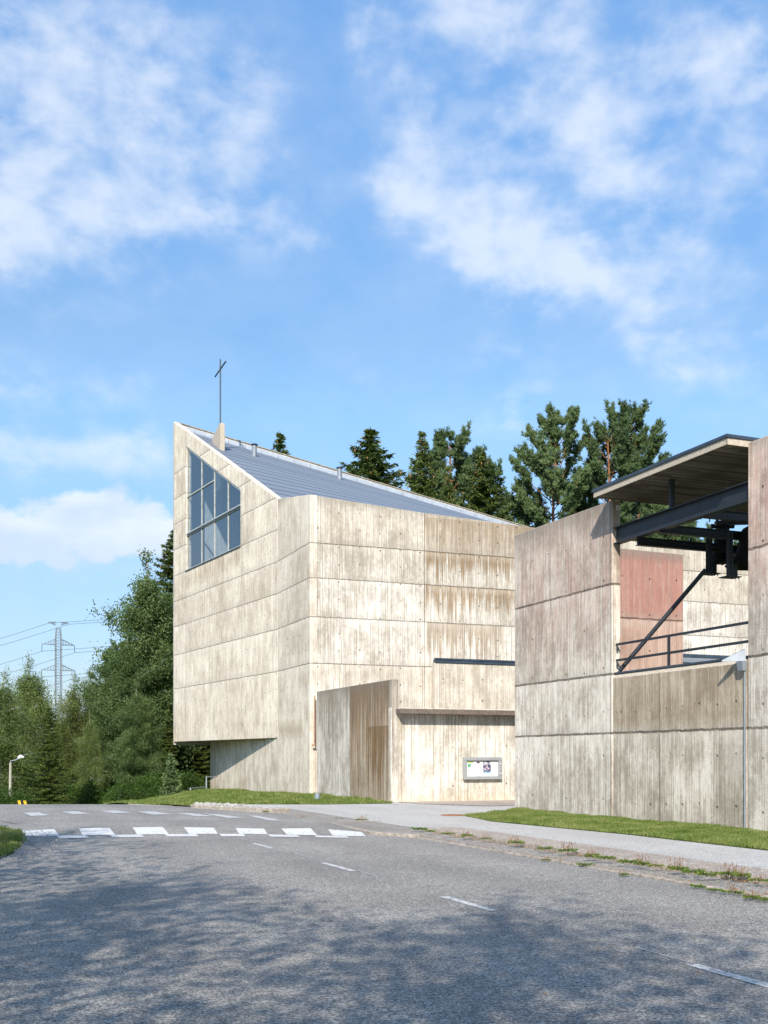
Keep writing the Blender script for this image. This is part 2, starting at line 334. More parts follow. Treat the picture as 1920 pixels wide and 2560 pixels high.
def asphalt(name, dark, light, scale=75.0, tint=None, cracks=True):
    m, t = newmat(name); g = t.node('ShaderNodeNewGeometry'); p = g.outputs['Position']
    vn = t.node('ShaderNodeTexVoronoi'); t.put(vn.inputs['Vector'], p); vn.inputs['Scale'].default_value = scale
    sep = t.node('ShaderNodeSeparateColor'); t.l.new(vn.outputs['Color'], sep.inputs[0])
    big = t.noise(p, 0.35, 5.0, 0.6); med = t.noise(p, 5.0, 4.0, 0.6); fin_ = t.noise(p, scale * 0.8, 2.0, 0.7)
    clus = t.noise(p, scale * 0.22, 3.0, 0.6)
    f = t.m('ADD', t.m('MULTIPLY', sep.outputs[0], 0.62), t.m('MULTIPLY', fin_, 0.25))
    f = t.m('ADD', f, t.m('MULTIPLY', t.m('SUBTRACT', clus, 0.5), 0.32))
    f = t.m('ADD', f, t.m('ADD', t.m('MULTIPLY', t.m('SUBTRACT', big, 0.5), 0.35), t.m('MULTIPLY', t.m('SUBTRACT', med, 0.5), 0.14)))
    # wheel paths worn along the street
    sx_ = t.node('ShaderNodeSeparateXYZ'); t.l.new(p, sx_.inputs[0])
    cc = t.m('ADD', t.m('MULTIPLY', sx_.outputs[0], E2.x), t.m('MULTIPLY', sx_.outputs[1], E2.y))
    wp = t.m('COSINE', t.m('MULTIPLY', t.m('SUBTRACT', cc, 5.9), 3.7))
    f = t.m('ADD', f, t.m('MULTIPLY', wp, 0.022))
    col = t.ramp(f, [(0.18, dark), (0.45, tuple((a * 1.3 + b * 0.7) / 2 for a, b in zip(dark, light))), (0.68, light), (0.92, tuple(min(0.7, x * 1.6) for x in light))])
    if tint: col = t.mix(t.mr(t.noise(p, 1.2, 5.0, 0.6), 0.4, 0.7, 0.0, 0.7), col, t.mix(0.8, col, tint, 'MULTIPLY'))
    if cracks:
        vc = t.node('ShaderNodeTexVoronoi', feature='DISTANCE_TO_EDGE'); wv = t.node('ShaderNodeVectorMath', operation='ADD')
        t.l.new(p, wv.inputs[0]); t.l.new(t.noise(p, 0.9, 6.0, 0.7, 0.0, 1), wv.inputs[1]); t.l.new(wv.outputs[0], vc.inputs['Vector']); vc.inputs['Scale'].default_value = 0.16
        ck = t.m('MULTIPLY', t.mr(vc.outputs['Distance'], 0.0008, 0.0022, 1.0, 0.0), t.mr(big, 0.45, 0.55))
        col = t.mix(t.m('MULTIPLY', ck, 0.55), col, (0.02, 0.02, 0.02))
    h = t.m('ADD', t.m('MULTIPLY', sep.outputs[0], 0.6), clus)
    finish(t, col, 0.75, 0.0, t.bump(h, 0.5, 0.006), 0.35); return m

LEV = (5.5, 7.43, 9.05, 10.5, 11.97, 13.45, 14.92, 16.35, 17.8)
BR = (0.25, 0.165, 0.085)
LC, DC = (0.79, 0.735, 0.645), (0.43, 0.375, 0.305)
M = {}
M['face'] = concrete('concrete_facade', (0.53, 0.45, 0.36), (0.90, 0.81, 0.68), LEV, (4.45, 9.0, 12.9), ((BR, 4.6, 12.8, 11.1, 12.1, .25, .45, .7),), 3.0, 0.085, 0.75, (0.7, 0.72), ew=0.20, hr_=1.15)
M['side'] = concrete('concrete_side', (0.53, 0.45, 0.36), (0.90, 0.81, 0.68), LEV[:4], (), ((BR, 1.0, 4.6, 2.55, 3.05, .25, .55, 0),), 8.0, 0.085, 0.75, (0.9, 0.72), 13.2, ew=0.20, hr_=1.15)
M['front'] = concrete('concrete_front', DC, LC, (5.5, 7.43, 9.05, 10.5), (5.19, 11.3, 17.6), ((BR, 5.2, 12.5, 10.5, 12.6, .1, .50, 0), (BR, 5.2, 12.5, 10.5, 11.97, .1, .45, 2), (BR, 5.2, 12.5, 9.05, 10.5, .1, .88, 2), (BR, 5.2, 12.5, 7.43, 9.05, .1, .88, 2), (BR, 5.3, 9.0, 5.5, 7.43, .1, .65, 2), ((.40, .32, .22), 12.5, 30, 9, 12.5, .3, .4, 0), ((.44, .37, .29), 0.2, 5.1, 10.5, 12.5, .8, .35, 0), ((.43, .36, .27), .2, 5.1, 4.0, 5.5, .1, .4, 2)), 15.0, 0.10, 0.9, (0.93, 0.72), 12.3, ew=0.20, hr_=1.15)
M['base'] = concrete('concrete_base', (0.50, 0.425, 0.34), (0.87, 0.79, 0.67), (), (), ((BR, 5.6, 7.2, -.6, .5, .2, .45, 0),), 21.0, 0.09, 0.85, None, ew=0.20, hr_=1.15)
M['brown'] = concrete('concrete_brown_stain', (0.40, 0.345, 0.285), (0.76, 0.70, 0.62), (), (4.2,), (((.24, .155, .075), 0.25, 4.2, -.6, 5.4, .1, .9, 2), ((.29, .20, .11), 0.25, 4.2, -.6, 4.4, .12, .7, 0), ((.22, .14, .065), 0.25, 2.3, -.6, 2.7, .1, .8, 2), ((.26, .22, .18), -1, 9, 2.0, 4.4, .1, .75, 2)), 30.0, 0.07, 1.1, None, 4.27)
M['notice'] = concrete('concrete_notice', (0.46, 0.41, 0.34), (0.85, 0.81, 0.725), (), (), (((.55, .38, .20), -1, 9, -.5, .35, .3, .40, 0), (BR, .1, .45, 0.2, 3.0, .1, .35, .3)), 36.0, 0.12, 0.9, (1.05, 1.35), ew=0.20, hr_=1.15)
M['annex'] = concrete('concrete_annex', (0.46, 0.40, 0.32), (0.79, 0.735, 0.64), (), (), (((.48, .40, .29), 0, 9, 3, 6, .5, .25, .6),), 41.0, 0.09, 0.9, (0.93, 0.9), ew=0.20, hr_=1.15)
M['bell'] = concrete('concrete_bell', (0.42, 0.36, 0.295), (0.80, 0.735, 0.63), (2.2, 3.7, 5.98), (5.05,), (((.42, .25, .21), .2, 6.2, 5.3, 8.4, .6, .50, .7), ((.42, .26, .22), .5, 5.0, 4.0, 6.2, .6, .30, .8), ((.22, .19, .16), -1, 7, 7.6, 8.6, .3, .6, 0)), 50.0, 0.085, 1.05, (0.92, 1.12), 8.15, 1.0, (), 1.7)
M['infill'] = concrete('concrete_infill', (0.41, 0.35, 0.28), (0.79, 0.72, 0.61), (2.2,), (1.95,), (((.30, .24, .165), -.5, 5.2, 2.3, 4.1, .2, .75, .3), ((.16, .14, .11), 4.0, 5.0, -1, 2.1, .3, .35, 0)), 57.0, 0.085, 1.0, (0.62, 1.12), None, 1.0, ((1.98, .25),), 1.7)
M['pier'] = concrete('concrete_pier', (0.42, 0.365, 0.305), (0.80, 0.735, 0.635), (2.2, 3.7, 5.95), (), (((.46, .24, .20), -.5, 6, 5.2, 8.4, .6, .55, .5),), 63.0, 0.085, 1.05, (0.9, 1.12), 8.2, 1.0, (), 1.7)
M['red'] = concrete('concrete_red', (0.38, 0.30, 0.25), (0.66, 0.56, 0.48), (3.7, 5.9), (), (((.42, .225, .19), -1, 9, 5.95, 8.0, .25, .85, .4), ((.42, .24, .20), -1, 9, 5.9, 7.95, .2, .6, 0), ((.48, .32, .26), -1, 9, 3.4, 5.9, .3, .75, .4), ((.25, .21, .18), -1, 9, 7.75, 8.4, .12, .7, 0)), 70.0, 0.08, 0.9, (1.0, 1.12), 8.1, 1.0, (), 1.5)
M['inner'] = concrete('concrete_inner', (0.42, 0.39, 0.35), (0.66, 0.63, 0.58), (), (), (), 77.0, 0.10, 0.9, None)
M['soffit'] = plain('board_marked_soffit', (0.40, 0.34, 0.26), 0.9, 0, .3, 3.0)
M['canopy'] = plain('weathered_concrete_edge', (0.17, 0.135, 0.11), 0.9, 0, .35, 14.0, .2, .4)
M['parapet'] = plain('mossy_parapet', (0.33, 0.28, 0.21), 0.9, 0, .4, 7.0, .2, .4)
M['rough'] = plain('rough_concrete', (0.50, 0.43, 0.34), 0.9, 0, .3, 30.0, .2, .6)
M['lime'] = plain('pale_coping', (0.60, 0.56, 0.48), 0.9, 0, .2, 9.0, .2, .3)
M['steel'] = plain('painted_dark_steel', (0.022, 0.026, 0.033), 0.5, 0.0, .25, 4.0, .4)
M['bronze'] = plain('dark_bell_bronze', (0.016, 0.0145, 0.013), 0.75, 0.0, .3, 6.0, .15)
M['flash'] = plain('silver_flashing', (0.46, 0.49, 0.53), 0.45, 0.3, .15, 3.0, .5)
M['zinc'] = plain('zinc_pipe', (0.27, 0.30, 0.33), 0.5, 0.3, .15, 3.0)
M['darkflash'] = plain('blue_grey_flashing', (0.055, 0.075, 0.10), 0.4, 0.3, .3, 2.5, .5)
M['black'] = plain('black_rubber', (0.012, 0.012, 0.012), 0.7)
M['frame'] = plain('window_frame_paint', (0.42, 0.44, 0.43), 0.5)
M['lampwhite'] = plain('lamp_shell', (0.75, 0.76, 0.76), 0.4)
M['wood'] = plain('grey_wood_pole', (0.40, 0.37, 0.31), 0.85, 0, .2, 10)
M['galv'] = plain('galvanised_steel', (0.30, 0.34, 0.37), 0.5, 0.3, .15, 3)
M['darkgalv'] = plain('dark_grey_steel', (0.10, 0.12, 0.135), 0.5, 0.3, .1, 3)
M['kerb'] = plain('kerb_stone', (0.36, 0.315, 0.265), 0.9, 0, .35, 9.0, .2, .5)
M['stone'] = plain('pale_stones', (0.40, 0.375, 0.34), 0.9, 0, .45, 14.0, .2, .4)
M['rust'] = plain('rust', (0.30, 0.13, 0.06), 0.9, 0, .4, 20.0)
M['yellow'] = plain('yellow_paint', (0.75, 0.45, 0.02), 0.5)
M['bark'] = plain('dark_bark', (0.10, 0.075, 0.055), 0.95, 0, .35, 6.0, .1, .5)
M['pinebark'] = plain('red_pine_bark', (0.27, 0.13, 0.065), 0.95, 0, .4, 5.0, .1, .5)
# birch bark
m_, t_ = newmat('birch_bark'); g_ = t_.node('ShaderNodeTexCoord'); mp = t_.node('ShaderNodeMapping'); t_.l.new(g_.outputs['Object'], mp.inputs[0]); mp.inputs['Scale'].default_value = (3, 3, 9)
nb = t_.noise(mp.outputs[0], 1.0, 4.0, 0.6); finish(t_, t_.ramp(nb, [(0.40, (0.05, 0.045, 0.04)), (0.50, (0.48, 0.46, 0.42)), (0.8, (0.62, 0.60, 0.56))]), 0.8); M['birchbark'] = m_
# metal seam roof
def seamroof(name, a, b, n, dark=(0.02, 0.03, 0.045)):
    m, t = newmat(name); u, v = uvs(t)
    fv = t.m('FRACT', t.m('MULTIPLY', v, n)); bi = t.m('FLOOR', t.m('MULTIPLY', v, n))
    nz = t.noise(t.vec(u, t.m('MULTIPLY', v, 60.0), 0), 0.35, 5.0, 0.6)
    f = t.m('ADD', t.m('MULTIPLY', t.white(bi), 0.5), t.m('MULTIPLY', nz, 0.6))
    col = t.mix(t.mr(f, 0.2, 0.9), a, b)
    ln = t.mr(fv, 0.13, 0.18, 1.0, 0.0)
    col = t.mix(t.m('MULTIPLY', ln, 0.75), col, dark)
    h = t.mr(fv, 0.0, 0.10, 1.0, 0.0)
    finish(t, col, t.mr(nz, .3, .7, 0.5, 0.62), 0.1, t.bump(h, 0.6, 0.03), 0.4); return m
M['roof'] = seamroof('grey_blue_seam_roof', (0.165, 0.19, 0.225), (0.205, 0.235, 0.275), 20)
M['roof2'] = seamroof('low_seam_roof', (0.14, 0.165, 0.19), (0.22, 0.25, 0.28), 26)
# glass: see-through and reflecting
m_, t_ = newmat('window_glass'); tr = t_.node('ShaderNodeBsdfTransparent'); tr.inputs[0].default_value = (0.80, 0.90, 0.98, 1)
gl = t_.node('ShaderNodeBsdfGlossy'); gl.inputs['Roughness'].default_value = 0.03; gl.inputs[0].default_value = (0.72, 0.74, 0.74, 1)
lw = t_.node('ShaderNodeLayerWeight'); lw.inputs[0].default_value = 0.5; mx = t_.node('ShaderNodeMixShader')
t_.l.new(t_.m('ADD', t_.m('MULTIPLY', t_.m('POWER', lw.outputs[1], 4.0), 0.7), 0.25, clamp=True), mx.inputs[0]); t_.l.new(tr.outputs[0], mx.inputs[1]); t_.l.new(gl.outputs[0], mx.inputs[2])
o_ = t_.node('ShaderNodeOutputMaterial'); t_.l.new(mx.outputs[0], o_.inputs[0]); M['glass'] = m_
M['asphalt'] = asphalt('road_asphalt', (0.105, 0.098, 0.090), (0.43, 0.402, 0.362), 78.0)
M['path'] = asphalt('path_asphalt', (0.30, 0.285, 0.265), (0.62, 0.595, 0.555), 80.0)
M['strip'] = asphalt('gutter_asphalt', (0.17, 0.155, 0.14), (0.41, 0.375, 0.335), 45.0, (0.9, 0.8, 0.68))
M['pink'] = asphalt('pink_paving', (0.24, 0.205, 0.175), (0.55, 0.475, 0.41), 40.0, (0.9, 0.8, 0.7))
def paint(name, wear, c=(0.80, 0.79, 0.76)):
    m, t = newmat(name); g = t.node('ShaderNodeNewGeometry'); n = t.noise(g.outputs['Position'], 14.0, 6.0, 0.75); n2 = t.noise(g.outputs['Position'], 90.0, 2.0, 0.6)
    f = t.m('ADD', t.m('MULTIPLY', n, 0.7), t.m('MULTIPLY', n2, 0.3))
    finish(t, t.mix(t.mr(f, wear - 0.04, wear + 0.05), (0.16, 0.16, 0.16), t.mix(n2, tuple(x * .85 for x in c), c)), 0.7); return m
M['paint'] = paint('white_road_paint', 0.42, (0.70, 0.69, 0.66)); M['wornpaint'] = paint('worn_road_paint', 0.46, (0.60, 0.60, 0.59))
m_, t_ = newmat('ground_soil_grass'); g_ = t_.node('ShaderNodeNewGeometry'); p_ = g_.outputs['Position']
a_ = t_.noise(p_, 1.1, 6.0, 0.65); b_ = t_.noise(p_, 22.0, 4.0, 0.7)
cg = t_.mix(b_, (0.035, 0.065, 0.012), (0.12, 0.17, 0.035)); finish(t_, t_.mix(t_.mr(a_, 0.50, 0.66, 0.0, 0.55), cg, (0.16, 0.125, 0.075)), 0.95, 0, t_.bump(b_, .6, .03), .1); M['ground'] = m_
def leafmat(name, a, b, c, sc=0.5, trans=0.35):
    m, t = newmat(name); g = t.node('ShaderNodeNewGeometry'); tc = t.node('ShaderNodeTexCoord')
    oi = t.node('ShaderNodeObjectInfo')
    n = t.noise(tc.outputs['Object'], sc, 3.0, 0.6); r = g.outputs['Random Per Island']
    f = t.m('ADD', t.m('MULTIPLY', t.mr(n, .3, .7), 0.55), t.m('MULTIPLY', r, 0.45)); f = t.m('ADD', f, t.m('MULTIPLY', t.m('SUBTRACT', oi.outputs['Random'], .5), .2))
    col = t.ramp(f, [(0.1, a), (0.55, b), (0.95, c)])
    d = t.node('ShaderNodeBsdfPrincipled'); t.put(d.inputs['Base Color'], col); d.inputs['Roughness'].default_value = 0.55; d.inputs['Specular IOR Level'].default_value = 0.25
    tl = t.node('ShaderNodeBsdfTranslucent'); t.put(tl.inputs[0], t.mix(0.5, col, (0.25, 0.35, 0.04)))
    mx = t.node('ShaderNodeMixShader'); mx.inputs[0].default_value = trans; t.l.new(d.outputs[0], mx.inputs[1]); t.l.new(tl.outputs[0], mx.inputs[2])
    o = t.node('ShaderNodeOutputMaterial'); t.l.new(mx.outputs[0], o.inputs[0]); return m
M['birchleaf'] = leafmat('birch_leaves', (0.060, 0.095, 0.026), (0.150, 0.205, 0.060), (0.29, 0.33, 0.11))
M['birchleaf_light'] = leafmat('birch_leaves_light', (0.065, 0.095, 0.024), (0.165, 0.205, 0.055), (0.33, 0.34, 0.11))
M['aspen'] = leafmat('aspen_leaves', (0.045, 0.082, 0.028), (0.120, 0.180, 0.062), (0.26, 0.33, 0.14))
M['spruceleaf'] = leafmat('spruce_needles', (0.026, 0.045, 0.010), (0.075, 0.110, 0.022), (0.16, 0.20, 0.045), 0.6, 0.12)
M['pineleaf'] = leafmat('pine_needles', (0.038, 0.068, 0.026), (0.100, 0.155, 0.058), (0.21, 0.28, 0.11), 0.6, 0.12)
M['cone'] = plain('spruce_cones', (0.26, 0.14, 0.06), 0.8)
M['bush'] = leafmat('bush_leaves', (0.020, 0.045, 0.010), (0.050, 0.10, 0.018), (0.11, 0.18, 0.035))
M['blade'] = leafmat('grass_blades', (0.075, 0.125, 0.022), (0.17, 0.225, 0.05), (0.36, 0.35, 0.15), 1.1, 0.25)
M['weedleaf'] = leafmat('weed_leaves', (0.06, 0.11, 0.018), (0.12, 0.19, 0.03), (0.26, 0.27, 0.07), 8, 0.3)
M['weedstem'] = leafmat('weed_stems', (0.15, 0.09, 0.05), (0.24, 0.13, 0.07), (0.34, 0.22, 0.11), 8, 0.1)

# ------------------------------------------------------------------ terrain
def smooth(a, b, x):
    x = min(1.0, max(0.0, (x - a) / (b - a))); return x * x * (3 - 2 * x)
def height(x, y):
    c = x * E2.x + y * E2.y                                   # across-street coordinate; the church side wall is near c = 13.9
    road = -0.0045 * max(0, y - 34) ** 2 if y < 42 else -0.288 - 0.072 * (y - 42)
    road = max(road, -9.0)
    lawn = -0.024 * max(0, min(y, 66) - 45) - 0.06 * max(0, y - 66); lawn = max(lawn, -9.0)
    k = smooth(6.5, 13.2, c); lx = smooth(-45, -12, x)
    return road * (1 - k) + lawn * k
def sheet(name, pts, off, mat, step=1.0, bumpf=None, z=None):
    bm = bmesh.new(); f = bm.faces.new([bm.verts.new((p[0], p[1], 0)) for p in pts]); f.normal_update()
    bmesh.ops.triangulate(bm, faces=bm.faces)
    xs = [p[0] for p in pts]; ys = [p[1] for p in pts]
    for ax, lo, hi in ((0, min(xs), max(xs)), (1, min(ys), max(ys))):
        k = math.ceil(lo / step)
        while k * step < hi:
            co = [0, 0, 0]; no = [0, 0, 0]; co[ax] = k * step; no[ax] = 1
            bmesh.ops.bisect_plane(bm, geom=bm.verts[:] + bm.edges[:] + bm.faces[:], plane_co=co, plane_no=no); k += 1
    for v in bm.verts: v.co.z = height(v.co.x, v.co.y) + off + (bumpf(v.co.x, v.co.y) if bumpf else 0)
    bmesh.ops.recalc_face_normals(bm, faces=bm.faces)
    if sum(f.normal.z for f in bm.faces) < 0: bmesh.ops.reverse_faces(bm, faces=bm.faces)
    me = bpy.data.meshes.new(name); bm.to_mesh(me); bm.free()
    for p in me.polygons: p.use_smooth = True
    return link(name, me, mat)

# big ground sheet, reaches the horizon
def axis(lo, hi, dense_lo, dense_hi, st):
    a = list(np.arange(dense_lo, dense_hi + .01, st)); x = dense_hi; s = st
    while x < hi: s *= 1.35; x += s; a.append(min(x, hi))
    x = dense_lo; s = st
    while x > lo: s *= 1.35; x -= s; a.insert(0, max(x, lo))
    return a
gx, gy = axis(-2500, 2500, -40, 40, 1.0), axis(-200, 4000, 0, 90, 1.0)
gv = [(x, y, height(x, y) - (0.03 if y < 33 else 0.07)) for y in gy for x in gx]
nx = len(gx); gf = [(j * nx + i, j * nx + i + 1, (j + 1) * nx + i + 1, (j + 1) * nx + i) for j in range(len(gy) - 1) for i in range(nx - 1)]
me = bpy.data.meshes.new('ground'); me.from_pydata(gv, [], gf); tag(link('ground', me, M['ground']), kind='structure')

# road with a raised table for the crossing
L1, L2, L3, L4, CEN = 8.63, 9.50, 10.47, 12.60, 5.33
road_pts = [W(L1, -18), W(L1, 20.0), (-0.25, 22.7), (-1.5, 26.5), (-3.1, 30.4), (-5.9, 33.8), (-8.4, 36.2), (-14, 42), (-30, 58),
            (-60, 84), (-75, 70), (-40, 46), (-22, 37), (-13.5, 32), (-10.5, 29.0), (-8.9, 26.5), (-8.0, 24.2), (-6.6, 20.5), (-5.75, 18.6), (-5.5, 16.6), (-6.4, 14.5), (-9.5, 12.0), (-30, 4), (-30, -18)]
RY0, RY1 = 22.5, 23.9
def table(x, y):
    up = smooth(RY0, RY1, y) * 0.07
    if not up: return 0.0
    xl = float(np.interp(y, [20.5, 24.2, 26.5, 29.0, 32.0, 37.0], [-6.6, -8.0, -8.9, -10.5, -13.5, -22.0]))
    return up * (1 - smooth(36, 39, y)) * smooth(0.1, 1.5, x - xl) * (1 - smooth(-1.5, 0.3, x))
def sheet_fine(name, pts, off, mat, bumpf): return sheet(name, pts, off, mat, 0.3, bumpf)
rd = sheet('road', road_pts, 0.0, M['asphalt'], 0.45, table); tag(rd, kind='structure')
strip = sheet('gutter_strip', [W(L1, -18), W(L1, 20.0), (-0.25, 22.7), (-1.5, 26.5), (-3.1, 30.4), W(L2, 31.6), W(L2, -18)], 0.012, M['strip'], 1.0, lambda x, y: .04 * smooth(19.5, 22, x * E1.x + y * E1.y)); strip.name = 'pavement_strip'; tag(strip, kind='structure')
pk = sheet('pavement_border', [W(L2, -18), W(L2, 22.0), W(L3, 22.0), W(L3, -18)], 0.06, M['pink'], 2.0); tag(pk, kind='structure')
pth = sheet('pavement', [W(L3, -18), W(L3, 22.0), W(L2, 22.0), W(L2, 31.6), (-3.1, 30.5), (-5.0, 33.0), (-6.3, 35.2), (-4.6, 36.4), (-2.0, 36.0), (0.2, 36.6), (0.4, 37.9), (5.6, 40.0), (5.6, 33.5), W(15.7, 28.5),
                         (3.3, 30.9), (2.1, 29.0), (2.6, 26.4), (3.7, 24.2), W(L4, 18.6), W(L4, 10), W(L4, -18)], 0.055, M['path'], 2.0)
tag(pth, kind='structure')
lawn1_pts = [(2.1, 29.0), (3.3, 30.9), W(15.64, 28.8), W(15.7, -12), W(L4, -12), W(L4, 10), W(L4, 18.6), (3.7, 24.2), (2.6, 26.4)]
lawn2_pts = [(-6.3, 35.2), (-4.6, 36.4), (-2.0, 36.0), (0.2, 36.6), (0.35, 37.7), (-3.0, 45.8), (-5.0, 50.5), (-10.3, 64), (-13.5, 62), (-12.5, 50), (-10.5, 41.5), (-8.2, 37.0)]
def mound(x, y):
    return 0.34 * math.exp(-(((x + 9.9) / 2.6) ** 2 + ((y - 51) / 6.0) ** 2)) + 0.10 * math.exp(-(((x + 7.2) / 2.4) ** 2 + ((y - 44) / 4.5) ** 2)) + 0.03 * math.sin(x * 2.1 + y) * math.sin(y * 1.3)
lw1 = sheet('lawn', lawn1_pts, 0.060, M['ground'], 1.0); tag(lw1, kind='structure')
lw2 = sheet('lawn', lawn2_pts, 0.058, M['ground'], 1.0, mound); tag(lw2, kind='structure')
apron_pts = [(0.4, 37.9), (5.6, 40.0), (5.6, 36.6), (3.4, 34.6), (1.2, 36.2)]
tag(sheet('pavement_apron', apron_pts, 0.068, M['pink'], 2.0), kind='structure')
def kerb(name, pts, wd, z0, z1, mat=None):
    m = MB()
    for a, b in zip(pts[:-1], pts[1:]):
        a, b = Vector(a), Vector(b); L = (b - a).length; n = max(1, int(L / 1.0)); d = (b - a).normalized(); q = Vector((d.y, -d.x))
        for i in range(n):
            p = a + d * (L * i / n + 0.008); r = a + d * (L * (i + 1) / n - 0.008); j = random.uniform(-.008, .008)
            h = height(p.x, p.y)
            m.hexa([v3(p, z0 + h), v3(r, z0 + h), v3(r + q * wd, z0 + h), v3(p + q * wd, z0 + h)], [v3(p, z1 + h + j), v3(r, z1 + h + j), v3(r + q * wd, z1 + h + j), v3(p + q * wd, z1 + h + j)])
    return tag(m.build(name, mat or M['kerb'], bevel=0.008), kind='structure')
random.seed(4)
kerb('kerb', [W(L1 - .02, -12), W(L1 - .02, 20.0)], 0.11, -0.2, 0.022)
kerb('kerb', [W(L1 - .02, 20.0), (-0.27, 22.7), (-1.52, 26.5), (-3.1, 30.35)], 0.11, -0.2, 0.056)
kerb('kerb', [W(L2 - .06, -12), W(L2 - .06, 21.9)], 0.12, -0.2, 0.085)
kerb('kerb', [(-5.9, 33.7), (-8.4, 36.1)], 0.14, -0.3, 0.07)

# painted markings
def marks(name, quads, mat, off=0.006, fine=0.3, bf=table):
    bm = bmesh.new()
    for q in quads: bm.faces.new([bm.verts.new((p[0], p[1], 0)) for p in q])
    bmesh.ops.triangulate(bm, faces=bm.faces)
    xs = [v.co.x for v in bm.verts]; ys = [v.co.y for v in bm.verts]; step = 0.45
    for ax, lo, hi in ((0, min(xs), max(xs)), (1, min(ys), max(ys))):
        k = math.ceil(lo / step)
        while k * step < hi:
            co = [0, 0, 0]; no = [0, 0, 0]; co[ax] = k * step; no[ax] = 1
            bmesh.ops.bisect_plane(bm, geom=bm.verts[:] + bm.edges[:] + bm.faces[:], plane_co=co, plane_no=no); k += 1
    for v in bm.verts: v.co.z = height(v.co.x, v.co.y) + off + bf(v.co.x, v.co.y)
    bmesh.ops.recalc_face_normals(bm, faces=bm.faces)
    for f in bm.faces:
        f.normal_update()
        if f.normal.z < 0: f.normal_flip()
    me = bpy.data.meshes.new(name); bm.to_mesh(me); bm.free(); return tag(link(name, me, mat), kind='structure')
qs = []
for s0, ln, wd in ((5.75, 1.25, .11), (10.22, 1.25, .11), (14.5, 1.3, .11), (18.6, 1.3, .10)):
    c = CEN - (0.05 if s0 > 9 else 0); qs.append([W(c - wd / 2, s0), W(c + wd / 2, s0), W(c + wd / 2, s0 + ln), W(c - wd / 2, s0 + ln)])
for s0, ln in ((7.05, .75), (13.7, .85), (16.5, 1.1), (20.3, .9)):
    qs.append([W(CEN + .03, s0), W(CEN + .045, s0), W(CEN + .055, s0 + ln), W(CEN + .03, s0 + ln)])
marks('road_marking', qs, M['wornpaint'], 0.005, bf=lambda x, y: 0)
back = [(58, 137), (200, 275), (334, 411), (463, 535), (590, 660), (707, 782), (824, 905)]; front = [(139, 212), (273, 350), (411, 487), (545, 604), (667, 738), (785, 862)]
def onroad(px, py):
    d = 25.0
    for _ in range(12): x = (px - CX) / F * d; d = (EYE - table(x, d) - .008) * F / (py - HY)
    return ((px - CX) / F * d, d)
HP = [(50, 2075, 2090, 2097), (200, 2071, 2088, 2094.5), (400, 2067, 2085, 2091), (600, 2070, 2084, 2090.5), (750, 2075, 2087.5, 2092.5), (910, 2080, 2091, 2095)]
def hp_(px, k): return float(np.interp(px, [h[0] for h in HP], [h[k] for h in HP]))
random.seed(21)
def jit(a): return a + random.uniform(-2.5, 2.5)
qs = [[onroad(jit(a) + 9, hp_(a, 2)), onroad(jit(b) + 12, hp_(b, 2)), onroad(jit(b) - 3, hp_(b, 1)), onroad(jit(a) - 3, hp_(a, 1))] for a, b in back]
qs += [[onroad(jit(a) + 9, hp_(a, 3)), onroad(jit(b) + 12, hp_(b, 3)), onroad(jit(b) + 3, hp_(b, 2) + .4), onroad(jit(a) + 1, hp_(a, 2) + .4)] for a, b in front]
marks('road_marking', qs, M['paint'], 0.008)
marks('road_marking', [[onroad(q[0], q[1]) for q in b] for b in (((78, 2040), (124, 2038.5), (97, 2030.5), (55, 2032)), ((184, 2035.4), (227, 2033.7), (191, 2028), (153, 2029)), ((284, 2033), (333, 2031), (289, 2026), (249, 2027)),
       ((382, 2036.5), (431, 2035), (382, 2028.5), (341, 2028.5)), ((492, 2041), (535, 2040.6), (480, 2033), (440, 2032)), ((570, 2045), (613, 2044), (544, 2035.4), (509, 2034)), ((674, 2051), (706, 2051.6), (642, 2039), (619, 2039)))], M['wornpaint'], 0.008)

# ------------------------------------------------------------------ CHURCH
CC = Vector((-3.07, 45.6)); K = CC + E1 * 4.81; DL = Vector((-0.4838, 0.8752)); LP = K + DL * 14.92
Mp = CC + E1 * 18.7; FR = CC + E2 * 27.0; RB = LP + E2 * 25.0
church = empty('church', (CC.x, CC.y, 0), 'tall board-marked concrete church with a sloping grey metal roof and slanted glass window', 'church')
# street facade above the overhang, with the window opening
hl, hr, hb, htl, htr = 12.80, 4.58, 11.99, 18.94, 14.75
wl = wall('wall', K, LP, [[(0, 2.48), (14.92, 2.48), (hl, hb), (hr, hb)], [(14.92, 2.48), (14.92, 20.84), (hl, htl), (hl, hb)],
                          [(14.92, 20.84), (0, 13.36), (hr, htr), (hl, htl)], [(0, 13.36), (0, 2.48), (hr, hb), (hr, htr)]], 0.32, M['face'], church, flip=True)
tag(wl, 'street-side wall that juts out over the ground, with the large window')
tag(wall('wall', CC, K, [[(0, -1.0), (4.80, -1.0), (4.80, 13.36), (0, 12.48)]], 0.32, M['side'], church, flip=True), 'narrow side wall next to the corner')
wall('base_wall', K + E2 * .012 + E1 * .01, Mp, [[(0, -1.5), (13.86, -1.5), (13.86, 2.478), (0, 2.478)]], 0.32, M['base'], church, flip=True)
def ftop(t): return 12.48 - 0.0635 * t if t < 5.2 else 12.15 - 0.0425 * (t - 5.19)
fw = wall('wall', CC + E2 * .325 + E1 * .0, FR, [[(0, -1.0), (4.86, -1.0), (4.86, ftop(5.19)), (0, ftop(.3))]], 0.34, M['front'], church, u0=.325); tag(fw, 'front wall beside the corner')
fw2 = wall('wall', CC + E2 * 5.20 - E1 * .03, FR, [[(0, -1.0), (21.8, -1.0), (21.8, ftop(27)), (0, ftop(5.2))]], 0.34, M['front'], church, u0=5.2); tag(fw2, 'front wall with brown water streaks')
